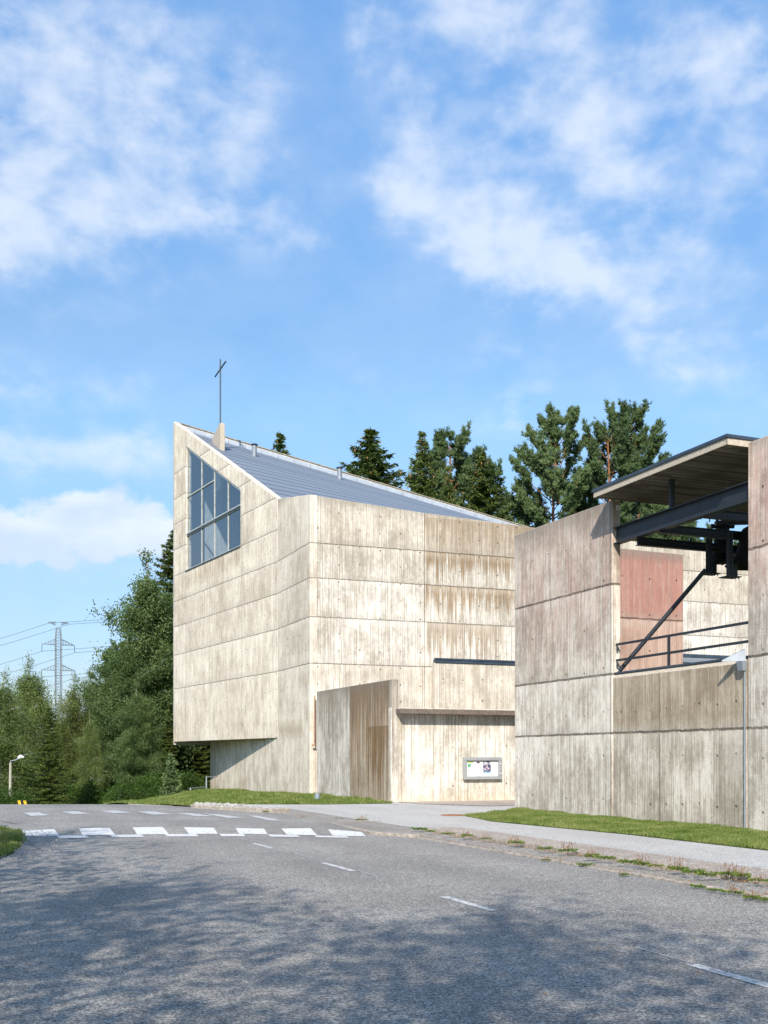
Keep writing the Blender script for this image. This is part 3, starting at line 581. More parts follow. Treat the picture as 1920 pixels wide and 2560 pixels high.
slab('soffit', [K + E2 * .3, LP, Mp + E2 * .3], 2.48 - .0, 2.72, M['soffit'], church)
def rz(t): return 20.84 - 0.186 * t
wall('wall', LP + E2 * .02, RB, [[(0, 2.3), (25, 2.3), (25, rz(25)), (0, rz(0))]], 0.3, M['inner'], church, u0=2)
wall('wall', FR, RB, [[(0, -1), ((RB - FR).length, -1), ((RB - FR).length, rz(25) - .3), (0, ftop(27) - .1)]], 0.3, M['inner'], church, flip=False)
# roof surface: rulings run from the rake to the far end
rake = [(v3(LP, 20.50), 0.0), (v3(K, 13.12), 0.76), (v3(CC, 12.2), 1.0)]
def rk(v):
    if v < 0.76: return rake[0][0].lerp(rake[1][0], v / .76)
    return rake[1][0].lerp(rake[2][0], (v - .76) / .24)
inn = 0.30
def roofpt(u, v):
    a = rk(v) + Vector((E2.x, E2.y, 0)) * .30
    if v > .9: a = a + Vector((E1.x, E1.y, 0)) * .33 * (v - .9) / .1
    vv = 1 - v; zr = 10.75 + (rz(25) - .34 - 10.75) * vv ** 1.35
    b = v3(RB, 0).lerp(v3(FR + E1 * .35, 0), v); b.z = zr
    a.z = a.z
    p = a.lerp(b, u); return p
bm = bmesh.new(); uvl = bm.loops.layers.uv.new('UVMap'); NU, NV = 40, 40; gr = []
for j in range(NV + 1):
    gr.append([bm.verts.new(roofpt(i / NU, j / NV)) for i in range(NU + 1)])
for j in range(NV):
    for i in range(NU):
        f = bm.faces.new([gr[j][i], gr[j][i + 1], gr[j + 1][i + 1], gr[j + 1][i]]); f.smooth = True
        for lp, (a, b) in zip(f.loops, ((i, j), (i + 1, j), (i + 1, j + 1), (i, j + 1))): lp[uvl].uv = (a / NU * 25, b / NV)
me = bpy.data.meshes.new('roof'); bm.to_mesh(me); roofbvh = BVHTree.FromBMesh(bm); bm.free()
roof = link('roof', me, M['roof'], church)
# copings
def strip3(name, a, b, wd, ht, mat, parent, side=E2):
    m = MB(); q = Vector((side[0], side[1], 0)) * wd
    m.hexa([a, b, b + q, a + q], [a + Vector((0, 0, ht)), b + Vector((0, 0, ht)), b + q + Vector((0, 0, ht)), a + q + Vector((0, 0, ht))]); return m.build(name, mat, parent)
LT, KT = v3(LP, 20.84), v3(K, 13.36)
e13, e23 = Vector((E1.x, E1.y, 0)), Vector((E2.x, E2.y, 0))
strip3('coping', LT + e23 * .03 + Vector((0, 0, .003)), KT + e23 * .03 + Vector((0, 0, .003)), .14, .02, M['lime'], church)
def pol(c0, c1, n, fn): return [fn(c0 + (c1 - c0) * i / n) for i in range(n + 1)]
m = MB(); 
for i in range(24):
    a = v3(LP + E2 * (.2 + i), rz(.2 + i) - .36) - e13 * .03; b = v3(LP + E2 * (1.18 + i), rz(1.18 + i) - .36) - e13 * .03
    m.hexa([a, b, b - e13 * .04, a - e13 * .04], [p + Vector((0, 0, .25)) for p in (a, b, b - e13 * .04, a - e13 * .04)])
m.build('ridge_flashing', M['flash'], church)
strip3('ridge_coping', v3(LP + E2 * .1, rz(.1) + .003) - e13 * .05, v3(LP + E2 * 25, rz(25) + .003) - e13 * .05, .42, .05, M['parapet'], church, E1)
# window
win = MB(); wp = K + Vector((DL.y, -DL.x)) * 0 ; nrm = Vector((DL.y, -DL.x)) ; nrm3 = Vector((nrm.x, nrm.y, 0))   # inward
if nrm.dot(E2) < 0: nrm3 = -nrm3
def wpt(t, z, dep=0.10): return v3(K + DL * t, z) + nrm3 * dep
def wtop(t): return htr + (htl - htr) * (t - hr) / (hl - hr)
cols = [hr] + [11.0 * 0 + x for x in ()] + [0]
def tpx(px):
    r = (px - CX) / F; return (K.x - r * K.y) / (r * DL.y - DL.x)
mt = [tpx(500), tpx(532), tpx(565.8)]
for t in mt: win.bar(wpt(t, hb), wpt(t, wtop(t)), 0.045, 0.06, up=(DL.x, DL.y, 0))
win.bar(wpt(hr, 14.06), wpt(hl, 14.06), 0.08, 0.07); win.bar(wpt(hr, 13.93), wpt(hl, 13.93), 0.08, 0.05); win.bar(wpt(mt[1], 16.09), wpt(hl, 16.09), 0.08, 0.06)
win.bar(wpt(hr + .03, hb + .04), wpt(hl - .03, hb + .04), 0.10, 0.06); win.bar(wpt(hr + .02, hb), wpt(hr + .02, htr), .04, .07, up=(DL.x, DL.y, 0)); win.bar(wpt(hl - .02, hb), wpt(hl - .02, htl), .04, .07, up=(DL.x, DL.y, 0))
win.bar(wpt(hr, htr - .05), wpt(hl, htl - .05), .12, .09)
wf = win.build('window', M['frame'], church)
gp = MB(); gp.add([wpt(hr, hb, .12), wpt(hl, hb, .12), wpt(hl, htl, .12), wpt(hr, htr, .12)], [(0, 1, 2, 3)])
pane = gp.build('pane', M['glass']); pane.parent = wf
db = MB(); db.bar(wpt(hr + .05, 13.98, .02), wpt(hl - .05, 13.98, .02), .03, .05); db.bar(wpt(hr - .05, hb - .03, -.02), wpt(hl + .05, hb - .03, -.02), .06, .04)
s_ = db.build('sill', M['darkflash']); s_.parent = wf
# fin and cross
def hit(px, py):
    r = ray(px, py).normalized(); h = roofbvh.ray_cast(Vector((0, 0, EYE)), r); return h[0] if h[0] else P3(px, py, 60)
f0 = P3(551, 1090, 60.3); f0 = Vector((f0.x, f0.y, 0))
m = MB(); a = [f0, f0 + e13 * 2.1]; zt, zb = 1.6 + (HY - 1057) / F * 60.3, 16.4
pr = [(0, zb), (0, zt), (.45, zt), (2.1, zt - .35), (2.1, zb)]
vs = [f0 + e13 * u + Vector((0, 0, z)) for u, z in pr]; vs2 = [p + e23 * .25 for p in vs]
m.add(vs + vs2, [(0, 1, 2, 3, 4), (9, 8, 7, 6, 5)] + [(i, i + 5, (i + 1) % 5 + 5, (i + 1) % 5) for i in range(5)])
m.build('fin', M['rough'], church, bevel=.015)
cp = v3(f0, 0) + e13 * .40 + e23 * .09
tz = 1.6 + (HY - 898) / F * 60.7
m = MB(); m.tube([v3(cp, zt - .3), v3(cp, tz)], .042, 10); m.build('cross', M['darkgalv'], church)
cr = [o for o in C.objects if o.name == 'cross'][0]
m = MB(); zc = tz - .55; m.bar(v3(cp, zc) - e13 * 1.3 , v3(cp, zc) + e13 * 1.3, .058, .058); b_ = m.build('crossbar', M['steel']); b_.parent = cr
for px, py, sc_ in ((636, 1140, 1.0), (849, 1197, 1.0)):
    p = hit(px, py); m = MB(); m.lathe(p - Vector((0, 0, .2)), [(.14, 0), (.14, .78), (.0, .78)], 20)
    o = m.build('roof_vent', M['zinc'], church, True); m = MB(); m.lathe(p + Vector((0, 0, .62)), [(.0, .0), (.21, .0), (.21, .03), (.06, .10), (0, .10)], 20)
    q = m.build('cap', M['darkflash']); q.parent = o

# ------------------------------------------------------------------ LOW WING with canopy and notice wall
N0 = Vector((0.26, 37.62))
wing = empty('low_building', (N0.x, N0.y, 0), 'low concrete entrance wing with a thin canopy between church and bell tower', 'building')
wall('wall', N0 + E1 * .02 + E2 * .0, N0 + E2 * 9, [[(0, -.5), (9, -.5), (9, 3.3), (0, 3.3)]], .25, M['notice'], wing, u0=0)
c0 = N0 + E2 * .16
slab('canopy', [c0 - E1 * .40, c0 + E2 * 8.6 - E1 * .40, c0 + E2 * 8.6 + E1 * 8.2, c0 + E1 * 8.2], 3.085, 3.25, M['canopy'], wing)
AX = CC + E2 * 5.25 - E1 * .95
aw_ = wall('wall', AX, AX + E2 * 9, [[(0, 3.0), (9, 3.0), (9, 5.62), (0, 5.62)]], .3, M['annex'], wing); tag(aw_, 'upper set-back wall under the dark metal edge')
m = MB(); m.box(v3(AX - E1 * .05, 5.62), e23 * 9, e13 * .25, Vector((0, 0, .12))); m.box(v3(AX - E1 * .08, 5.74), e23 * 9, e13 * .2, Vector((0, 0, .07))); m.build('roof_edge', M['darkflash'], wing)
# seam roof seen through the bell opening
m = MB(); r0 = CC + E2 * 14.0 - E1 * 16; r1 = CC + E2 * 27 - E1 * 16; r2 = CC + E2 * 27 - E1 * .1; r3 = CC + E2 * 5.4 - E1 * .1
bm = bmesh.new(); uvl = bm.loops.layers.uv.new('UVMap')
f = bm.faces.new([bm.verts.new(v3(r, z)) for r, z in ((CC + E2 * 14.6 - E1 * 14, 4.35), (CC + E2 * 27 - E1 * 14, 4.35), (r2, 6.35), (CC + E2 * 14.6 - E1 * .1, 6.35))])
for lp, uv in zip(f.loops, ((0, 0), (0, 1), (16, 1), (16, 0))): lp[uvl].uv = uv
ex = bmesh.ops.extrude_face_region(bm, geom=[f], use_keep_orig=True)
for g in ex['geom']:
    if isinstance(g, bmesh.types.BMVert): g.co.z -= .2
me = bpy.data.meshes.new('roof'); bm.to_mesh(me); bm.free(); link('roof', me, M['roof2'], wing)
m = MB(); m.box(v3(CC + E2 * 14.6 - E1 * .16, 6.36), e23 * 12.3, e13 * .05, Vector((0, 0, .16))); m.build('roof_flashing', M['darkflash'], wing)

# free-standing brown wall
bw_ = wall('concrete_wall', N0 + E2 * .012, N0 + E1 * 8.5, [[(0, -.5), (8.2, -.5), (8.2, 4.30), (0, 4.27)]], .24, M['brown'], None, flip=True)
tag(bw_, 'brown water-stained concrete screen wall leading from church corner to notice wall', 'wall')
p = N0 + E1 * 8.45 - E2 * .01
m = MB(); m.tube([v3(p, 2.15), v3(p, 4.15)], .022, 8); m.bar(v3(p - E2 * .12, 2.1), v3(p + E2 * .02, 2.1), .05); tag(m.build('downpipe', M['rust']), 'rusty orange drainpipe stub at the left end of the brown stained wall', 'pipe')

# ------------------------------------------------------------------ BELL TOWER
A = Vector((3.876, 32.6)); TH = .25
bt = empty('bell_tower', (A.x, A.y, 0), 'open concrete bell tower with steel beams and flat roof slab beside the path', 'bell tower')
def BS(s): return A - E1 * s
tag(wall('wall', A, BS(5.14), [[(0, -.5), (5.14, -.5), (5.14, 8.10), (0, 8.18)]], TH, M['bell'], bt), 'left street wall with a reddish tint near the top')
tag(wall('wall', BS(5.15) + E2 * .02, BS(10.19), [[(0, -.5), (5.01, -.5), (5.01, 3.60), (0, 3.60)]], .24, M['infill'], bt), 'low parapet wall below the railing')
tag(wall('wall', BS(10.22), BS(15), [[(0, -.5), (4.2, -.5), (4.2, 8.2), (0, 8.2)]], TH, M['pier'], bt), 'right street pier cut off by the picture edge')
# bevel ledge and flashing on the parapet
m = MB(); a, b = BS(5.15), BS(10.16)
m.hexa([v3(a + E2 * .022, 3.60), v3(b + E2 * .022, 3.60), v3(b + E2 * .26, 3.60), v3(a + E2 * .26, 3.60)], [v3(a + E2 * .10, 3.70), v3(b + E2 * .10, 3.70), v3(b + E2 * .26, 3.70), v3(a + E2 * .26, 3.70)]); m.build('ledge', M['rough'], bt)
m = MB(); m.hexa([v3(a - E1 * -.1 + E2 * .06, 3.703), v3(b + E2 * .06, 3.703), v3(b + E2 * .32, 3.703), v3(a + E2 * .32, 3.703)], [v3(a + E1 * .1 + E2 * .06, 3.745), v3(b + E2 * .06, 3.745), v3(b + E2 * .32, 3.78), v3(a + E2 * .32, 3.78)]); m.build('flashing', M['darkflash'], bt)
tag(wall('wall', A + E2 * .26 - E1 * .0, A + E2 * 6, [[(0, -.5), (5.76, -.5), (5.76, 8.02), (0, 8.1)]], TH, M['red'], bt), 'rear wall with faded red paint')
# far side pier
wall('wall', BS(10.22) + E2 * 6, BS(15) + E2 * 6, [[(0, -.5), (4.2, -.5), (4.2, 8.2), (0, 8.2)]], TH, M['inner'], bt)
# roof slab
Tc = Vector((5.283, 27.6)); Tq = Tc - E1 * 5.05
sl_ = [Tc, Tc + E2 * 7.0, Tq + E2 * 7.0, Tq]
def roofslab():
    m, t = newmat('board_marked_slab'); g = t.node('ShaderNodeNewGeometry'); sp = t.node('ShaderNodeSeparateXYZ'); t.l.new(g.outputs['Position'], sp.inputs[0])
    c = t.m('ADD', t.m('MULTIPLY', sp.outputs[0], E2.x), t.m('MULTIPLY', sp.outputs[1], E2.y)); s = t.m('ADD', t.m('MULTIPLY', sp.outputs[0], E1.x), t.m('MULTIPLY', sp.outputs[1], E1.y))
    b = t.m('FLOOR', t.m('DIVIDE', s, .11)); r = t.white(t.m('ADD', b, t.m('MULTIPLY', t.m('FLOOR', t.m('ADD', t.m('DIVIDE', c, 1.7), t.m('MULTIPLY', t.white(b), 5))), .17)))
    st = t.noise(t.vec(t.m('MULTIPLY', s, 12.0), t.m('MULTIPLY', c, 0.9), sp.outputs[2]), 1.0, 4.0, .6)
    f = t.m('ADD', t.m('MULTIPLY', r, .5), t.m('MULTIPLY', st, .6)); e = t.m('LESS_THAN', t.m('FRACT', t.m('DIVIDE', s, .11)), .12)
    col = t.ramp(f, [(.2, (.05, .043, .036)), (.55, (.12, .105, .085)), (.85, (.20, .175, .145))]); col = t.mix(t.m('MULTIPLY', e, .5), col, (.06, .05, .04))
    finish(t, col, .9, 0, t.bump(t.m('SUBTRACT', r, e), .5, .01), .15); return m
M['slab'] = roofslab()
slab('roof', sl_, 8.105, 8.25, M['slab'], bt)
m = MB()
for a, b in ((sl_[3], sl_[0]), (sl_[2], sl_[3]), (sl_[0], sl_[1])):
    a, b = Vector(a), Vector(b); d = (b - a).normalized(); q = Vector((-d.y, d.x)) * 1.0
    a3, b3 = v3(a - d * .02, 8.11) , v3(b + d * .02, 8.11); o3 = Vector((q.x, q.y, 0)) * .02
    cen = Vector(((sl_[0].x + sl_[2].x) / 2, (sl_[0].y + sl_[2].y) / 2, 8.11))
    if (a3 + o3 - cen).length < (a3 - cen).length: o3 = -o3
    m.hexa([a3, b3, b3 + o3, a3 + o3], [p + Vector((0, 0, .137)) for p in (a3, b3, b3 + o3, a3 + o3)])
m.build('roof_edge', M['rough'], bt)
m = MB(); g_ = [Tc - E2 * .05 + E1 * .05, Tc + E2 * 7.0, Tq + E2 * 7.0, Tq - E2 * .05 - E1 * .05]
m.hexa([v3(p, 8.252) for p in g_], [v3(p, 8.32) for p in g_]); m.build('roof_covering', M['darkflash'], bt)
# steel
def ibeam(name, a, b, wd, ht, parent, fl=.022):
    m = MB(); a, b = Vector(a), Vector(b); m.bar(a, b, .016, ht - 2 * fl - .002)
    for s in (1, -1): m.bar(a + Vector((0, 0, s * (ht / 2 - fl / 2))), b + Vector((0, 0, s * (ht / 2 - fl / 2))), wd, fl)
    return m.build(name, M['steel'], parent)
b0, b1 = BS(5.16) + E2 * .12, BS(10.21) + E2 * .12
ibeam('beam', v3(b0, 7.20), v3(b1, 7.20), .20, .42, bt)
for s, zt_ in ((6.02, 7.03), (6.95, 7.16), (8.55, 7.2)):
    p = BS(s) + E2 * .14; ibeam('beam', v3(p, zt_ - .12), v3(p + E2 * 5.7, zt_ - .12), .14, .20, bt, .016)
ibeam('beam', v3(BS(5.3) + E2 * 5.9, 7.15), v3(BS(10.21) + E2 * 5.9, 7.15), .18, .36, bt)
ibeam('beam', v3(BS(6.0) + E2 * 3.2, 6.95), v3(BS(10.21) + E2 * 3.2, 6.95), .14, .24, bt)
p = BS(7.42) + E2 * .14; m = MB(); m.bar(v3(p, 7.42), v3(p, 8.1), .11, .09, up=(E1.x, E1.y, 0)); m.build('post', M['steel'], bt)
m = MB(); p0 = P3(1764, 1424, 27.2); q0 = v3(BS(5.22) + E2 * .16, 3.78)
m.tube([q0, p0], .055, 12); m.build('brace', M['steel'], bt, True)
m = MB()
rail0, rail1 = BS(5.05) + E2 * .12, BS(10.22) + E2 * .12
for z in (4.05, 4.45): m.bar(v3(rail0, z), v3(rail1, z), .02, .06)
pp = BS(7.33) + E2 * .12; m.bar(v3(pp, 3.70), v3(pp, 4.42), .06, .04, up=(E1.x, E1.y, 0))
for z in (4.0, 4.4): m.bar(v3(BS(5.2) + E2 * .12, z - .1), v3(BS(5.2) + E2 * .12, z), .05)
m.build('railing', M['steel'], bt)
# hanger frames and bells
def frame(px, py0, py1, d, wpx):
    m = MB(); a = P3(px, py1, d); zt_ = 7.02
    for k in (0, .10): p = a + e23 * k; m.bar((p.x, p.y, a.z), (p.x, p.y, zt_), .045, .07, up=(E1.x, E1.y, 0))
    m.box(a + e23 * .20 + e13 * .05, e23 * .13, e13 * .2, Vector((0, 0, .42)))
    m.box(a - e23 * .04 - e13 * .04, e23 * .42, e13 * .34, Vector((0, 0, -.02)))
    for k in range(4): p = a + e23 * (.02 + .1 * k); m.bar(p + Vector((0, 0, -.02)), p + Vector((0, 0, -.07)), .02)
    return m.build('bell_frame', M['steel'], bt)
frame(1768, 1340, 1431, 27.2, 22); frame(1820, 1330, 1439, 26.4, 22)
bprof = [(.0, 1.0), (.30, .99), (.44, .93), (.52, .84), (.56, .62), (.62, .42), (.72, .24), (.86, .09), (1.0, 0.0), (.97, -.02), (.88, .05), (.6, .2), (.5, .45), (.46, .8), (0, .92)]
def bell(px, pylip, pytop, rpx, d, lab):
    c = P3(px, pylip, d); r = rpx / F * d; h = (pylip - pytop) / F * d
    e = empty('bell', c, lab, 'bell', 'bells hanging in the tower')
    m = MB(); m.lathe(c, [(a * r, b * h) for a, b in bprof], 40)
    m.build('bell_body', M['bronze'], e, True)
    m = MB(); m.box(c + Vector((-.16, -.08, h * .97)), (.32, 0, 0), (0, .16, 0), (0, 0, .22)); m.tube([c + Vector((-.3, 0, h + .18)), c + Vector((.3, 0, h + .18))], .06, 10); m.tube([c + Vector((0, 0, h + .1)), c + Vector((0, 0, h + .45))], .03, 8); m.build('yoke', M['steel'], e)
    m = MB(); m.tube([c + Vector((0, 0, h * .8)), c + Vector((0, 0, -.02))], [.02, .035], 8); m.lathe(c + Vector((0, 0, -.1)), [(0, 0), (.06, .03), (.07, .09), (0, .16)], 12); m.build('clapper', M['steel'], e)
bell(1806, 1404, 1333, 37, 28.4, 'smaller black bronze bell hanging left of the large bell')
bell(1893, 1412, 1314, 78, 26.8, 'large black bronze bell half hidden behind the right pier')
m = MB(); c = P3(1842, 1300, 28.0)
for k in range(7): m.bar(c + Vector((-.5 + k * .15, 0, -.1)), c + Vector((-.5 + k * .15, 0, .05 + .05 * (k % 2))), .06)
m.bar(c + Vector((-.55, 0, -.08)), c + Vector((.6, 0, -.05)), .16, .10); m.build('striking_gear', M['steel'], bt)
m = MB(); c = P3(1768, 1285, 27.6); m.tube([c + Vector((-.16 + .16 * (1 - math.cos(a)), 0, -.14 + .16 * math.sin(a))) for a in [i * math.pi / 12 for i in range(7)]], .012, 6); m.bar(c + Vector((.06, 0, .04)), c + Vector((.06, 0, -.2)), .025); m.build('cable_loop', M['steel'], bt)
# junction box on the jamb
p = P3(1547, 1270, 27.45); m = MB(); m.box(p + Vector((-.06, -.06, -.06)), (.11, .04, 0), (0, .06, 0), (0, 0, .12)); m.tube([p + Vector((.0, -.03, -.06)), p + Vector((.01, -.03, -.3)), p + Vector((0, 0, -.42))], .007, 6); tag(m.build('junction_box', M['wood']), 'small grey junction box with a hanging cable under the bell tower roof', 'box')
# scupper and drain pipe
sp = BS(10.10)
m = MB(); q = v3(sp, 3.42) - e23 * .02
m.hexa([q - e23 * .10 + e13 * .06, q - e23 * .10 - e13 * .10, q - e13 * .10, q + e13 * .06], [q - e23 * .13 + e13 * .07 + Vector((0, 0, .20)), q - e23 * .13 - e13 * .12 + Vector((0, 0, .20)), q - e13 * .12 + Vector((0, 0, .20)), q + e13 * .07 + Vector((0, 0, .20))])
sc = empty('rain_spout', (sp.x, sp.y, 3.4), 'grey metal rain hopper with a pointed chute and drainpipe at the right pier', 'drain')
m.build('hopper', M['zinc'], sc)
m = MB(); q = v3(sp, 3.68) - e23 * .01
m.hexa([q + e13 * .34 - e23 * .30 + Vector((0, 0, -.05)), q - e13 * .02 - e23 * .03 + Vector((0, 0, -.05)), q - e13 * .06 + Vector((0, 0, -.05)), q + e13 * .30 - e23 * .32 + Vector((0, 0, -.05))],
       [q + e13 * .34 - e23 * .30 + Vector((0, 0, -.02)), q - e13 * .02 - e23 * .03 + Vector((0, 0, .20)), q - e13 * .06 + Vector((0, 0, .20)), q + e13 * .30 - e23 * .32 + Vector((0, 0, -.02))]); m.build('chute', M['flash'], sc)
q = v3(BS(10.16), 0) - e23 * .03
m = MB(); m.tube([q + Vector((0, 0, .0)), q + Vector((0, 0, 3.42))], .024, 12); m.build('drainpipe', M['zinc'], sc, True)

# ------------------------------------------------------------------ notice board
def npx(px):   # distance along notice wall for a pixel column
    r = (px - CX) / F; return (r * N0.y - N0.x) / (E2.x - r * E2.y)
t0, t1 = npx(1156), npx(1251); dN = N0.y + E2.y * (t0 + t1) / 2; zT = 1.6 + (HY - 1893) / F * dN; zB = 1.6 + (HY - 1948.5) / F * dN
o = N0 + E2 * t0 - E1 * .14
nbd = empty('notice_board', (o.x, o.y, zB), 'grey framed glass notice board with church posters on the pale concrete wall', 'notice board')
Wd = t1 - t0; Hd = zT - zB; fr = .115
M['ngrey'] = plain('grey_board_paint', (0.33, 0.34, 0.34), 0.55, 0, .08, 3)
m = MB()
def nb(u0_, u1_, z0_, z1_, d0, d1): return m.box(v3(N0 + E2 * (t0 + u0_) - E1 * d1, zB + z0_), e23 * (u1_ - u0_), e13 * (d1 - d0), Vector((0, 0, z1_ - z0_)))
nb(0, Wd, 0, fr, .0, .13); nb(0, Wd, Hd - fr, Hd, .0, .13); nb(0, fr, fr, Hd - fr, .0, .13); nb(Wd - fr * 1.1, Wd, fr, Hd - fr, .0, .13)
m.build('frame', M['ngrey'], nbd, bevel=.008)
m = MB(); nb(fr * .9, Wd - fr, fr * .9, Hd - fr * .9, .01, .05); m.build('backing_panel', plain('white_board', (0.80, 0.80, 0.80), .6, 0, .03), nbd)
for z in (.25, .68):
    m = MB(); nb(Wd - .09, Wd - .04, Hd * z, Hd * z + .035, .131, .15); m.build('hinge', M['lampwhite'], nbd)
def col_poster(name, cols_, sc_):
    mt_, t = newmat(name); u = t.node('ShaderNodeTexCoord'); v = t.node('ShaderNodeTexVoronoi'); t.put(v.inputs['Vector'], u.outputs['Object']); v.inputs['Scale'].default_value = sc_
    sp_ = t.node('ShaderNodeSeparateColor'); t.l.new(v.outputs['Color'], sp_.inputs[0]); finish(t, t.ramp(sp_.outputs[0], cols_), .5); return mt_
def poster(u0_, u1_, z0_, z1_, mat, lab, d=.053, par=None):
    global m
    m = MB(); nb(u0_, u1_, z0_, z1_, d - .003, d); o = m.build('poster', mat, nbd); tag(o, lab); return o
pw = plain('paper_white', (0.86, 0.86, 0.86), .6, 0, .02); pgr = plain('poster_green', (0.10, 0.42, 0.22), .6); plg = plain('poster_lime', (0.45, 0.62, 0.12), .6); pbl = plain('poster_blue', (0.12, 0.50, 0.72), .6); pdk = plain('poster_plum', (0.16, 0.09, 0.13), .6)
X0 = fr; IW = Wd - 2 * fr
def ux(f): return X0 + IW * f
def zy(f): return fr + (Hd - 2 * fr) * (1 - f)
p1_ = poster(ux(.04), ux(.24), zy(.95), zy(.08), pw, 'white sheet with green drawings')
def detail(name, boxes, mat, par):
    global m
    for a, b, c, d in boxes:
        m = MB(); nb(ux(a), ux(b), zy(d), zy(c), .0545, .056); o = m.build(name, mat); o.parent = par
detail('print', [(.05, .22, .09, .17)], plg, p1_); detail('print', [(.05, .15, .22, .38), (.06, .11, .38, .44), (.12, .145, .38, .42), (.05, .10, .60, .66)], pgr, p1_)
p2_ = poster(ux(.26), ux(.50), zy(.97), zy(.06), pw, 'white notice with blue dots')
detail('print', [(.33, .42, .07, .19)], pdk, p2_); detail('print', [(.27, .31, .75, .79), (.46, .48, .77, .80), (.34, .37, .90, .94), (.45, .48, .88, .92), (.29, .31, .85, .87), (.36, .44, .96, .99)], pbl, p2_)
p3_ = poster(ux(.53), ux(.77), zy(.97), zy(.05), col_poster('poster_collage', [(0, (.02, .02, .04)), (.3, (.05, .07, .18)), (.5, (.35, .12, .12)), (.7, (.30, .40, .60)), (.9, (.75, .65, .62))], 26), 'dark colourful photo collage poster')
detail('print', [(.53, .77, .74, .80)], pbl, p3_); detail('print', [(.53, .77, .80, .97)], pw, p3_)
detail('print', [(.55, .66, .12, .15), (.55, .68, .19, .22), (.55, .65, .26, .29)], pw, p3_)

# ------------------------------------------------------------------ small street things
g0 = G(792, 2001, .05); m = MB(); m.tube([v3(g0, .0), v3(g0 + E2 * .04, .30)], .10, 14); tag(m.build('bollard', M['galv'], None, True), 'short grey pipe stub in the grass by the church corner', 'bollard')
# handrail beside steps at the far end of the church
hp = P3(516, 1942, 60); m = MB(); hz = height(hp.x, hp.y)
m.bar((hp.x, hp.y, hz - .3), hp, .06); m.bar(hp, hp + Vector((.45, .8, 0)), .06); a = P3(476, 1971, 58); m.bar(hp + Vector((-.05, 0, -.55)), a, .06); m.bar(a, (a.x, a.y, height(a.x, a.y) - .3), .06)
tag(m.build('handrail', M['galv']), 'grey steel handrail at the far left end of the church wall', 'handrail')
# loose stones on the kerbed island
random.seed(9)
isl = tag(sheet('island', [(-3.25, 30.6), (-2.95, 30.9), (-3.6, 32.2), (-5.4, 34.6), (-6.2, 35.0), (-5.7, 33.7)], .10, M['strip'], 1.0), kind='structure')
rng = np.random.default_rng(5)
def pip(pt, poly):
    x, y = pt; c = False; n = len(poly)
    for i in range(n):
        x1, y1 = poly[i][0], poly[i][1]; x2, y2 = poly[i - 1][0], poly[i - 1][1]
        if (y1 > y) != (y2 > y) and x < (x2 - x1) * (y - y1) / (y2 - y1) + x1: c = not c
    return c
m = MB(); ip = [(-3.3, 30.8), (-3.1, 31.2), (-3.8, 32.4), (-5.3, 34.4), (-5.9, 34.6), (-5.4, 33.4)]
cnt = 0
while cnt < 100:
    x, y = random.uniform(-6, -3), random.uniform(30.7, 34.7)
    if not pip((x, y), ip): continue
    cnt += 1; r = random.uniform(.05, .13); b = len(m.v)
    bmx = bmesh.new(); bmesh.ops.create_icosphere(bmx, subdivisions=1, radius=r)
    m.add([(x + v.co.x * random.uniform(.7, 1.3), y + v.co.y * random.uniform(.7, 1.3), height(x, y) + .11 + r * .25 + v.co.z * .6 * random.uniform(.7, 1.2)) for v in bmx.verts], [tuple(v.index for v in f.verts) for f in bmx.faces]); bmx.free()
tag(m.build('rubble', M['stone']), 'pale loose stones heaped on the kerbed island before the church', 'stones', kind='stuff')
m = MB(); p, q = Vector((-3.22, 30.35)), Vector((-2.72, 30.85)); m.bar(v3(p, .09), v3(q, .09), .30, .2); p2 = Vector((-3.3, 30.5)); m.bar(v3(p, .09), v3((-5.8, 33.3), .09), .14, .18); tag(m.build('kerb', M['kerb'], bevel=.02), kind='structure')
# manhole / iron cover
g0 = G(1135, 2038, .06); m = MB(); m.lathe((g0.x, g0.y, .06), [(0, .012), (.34, .012), (.36, 0)], 24); tag(m.build('drain_cover', M['rust']), 'rusty flat iron cover in the path near the lawn tip', 'drain cover')
# street lamp
d = 62.0; lb = P3(25, 1990, d); lt = P3(29, 1908, d); lb = Vector((lb.x, lb.y, height(lb.x, lb.y) - .3))
lamp = empty('street_lamp', lb, 'grey street lamp with a curved arm and white head at the left edge', 'street lamp')
zt_ = 1.6 + (HY - 1907) / F * d * 1.0
top = Vector((lb.x + .03, lb.y, 1.6 + (HY - 1907) / F * d))
m = MB(); m.tube([lb, top], [.10, .07], 12); m.build('pole', M['wood'], lamp, True)
h1 = P3(36, 1901, d); h2 = P3(46, 1897, d); h3 = P3(52, 1893, d)
m = MB(); m.tube([top + Vector((0, 0, -.1)), top + Vector((.02, 0, .12)), h1, h2], .03, 8); m.build('arm', M['galv'], lamp, True)
m = MB(); m.tube([h2 - Vector((.02, 0, .0)), h2.lerp(h3, .3) + Vector((0, 0, .04)), h3 + Vector((.0, 0, .03)), h3 + Vector((.18, 0, 0))], [.05, .10, .12, .04], 12); m.build('lamp_head', M['lampwhite'], lamp, True)
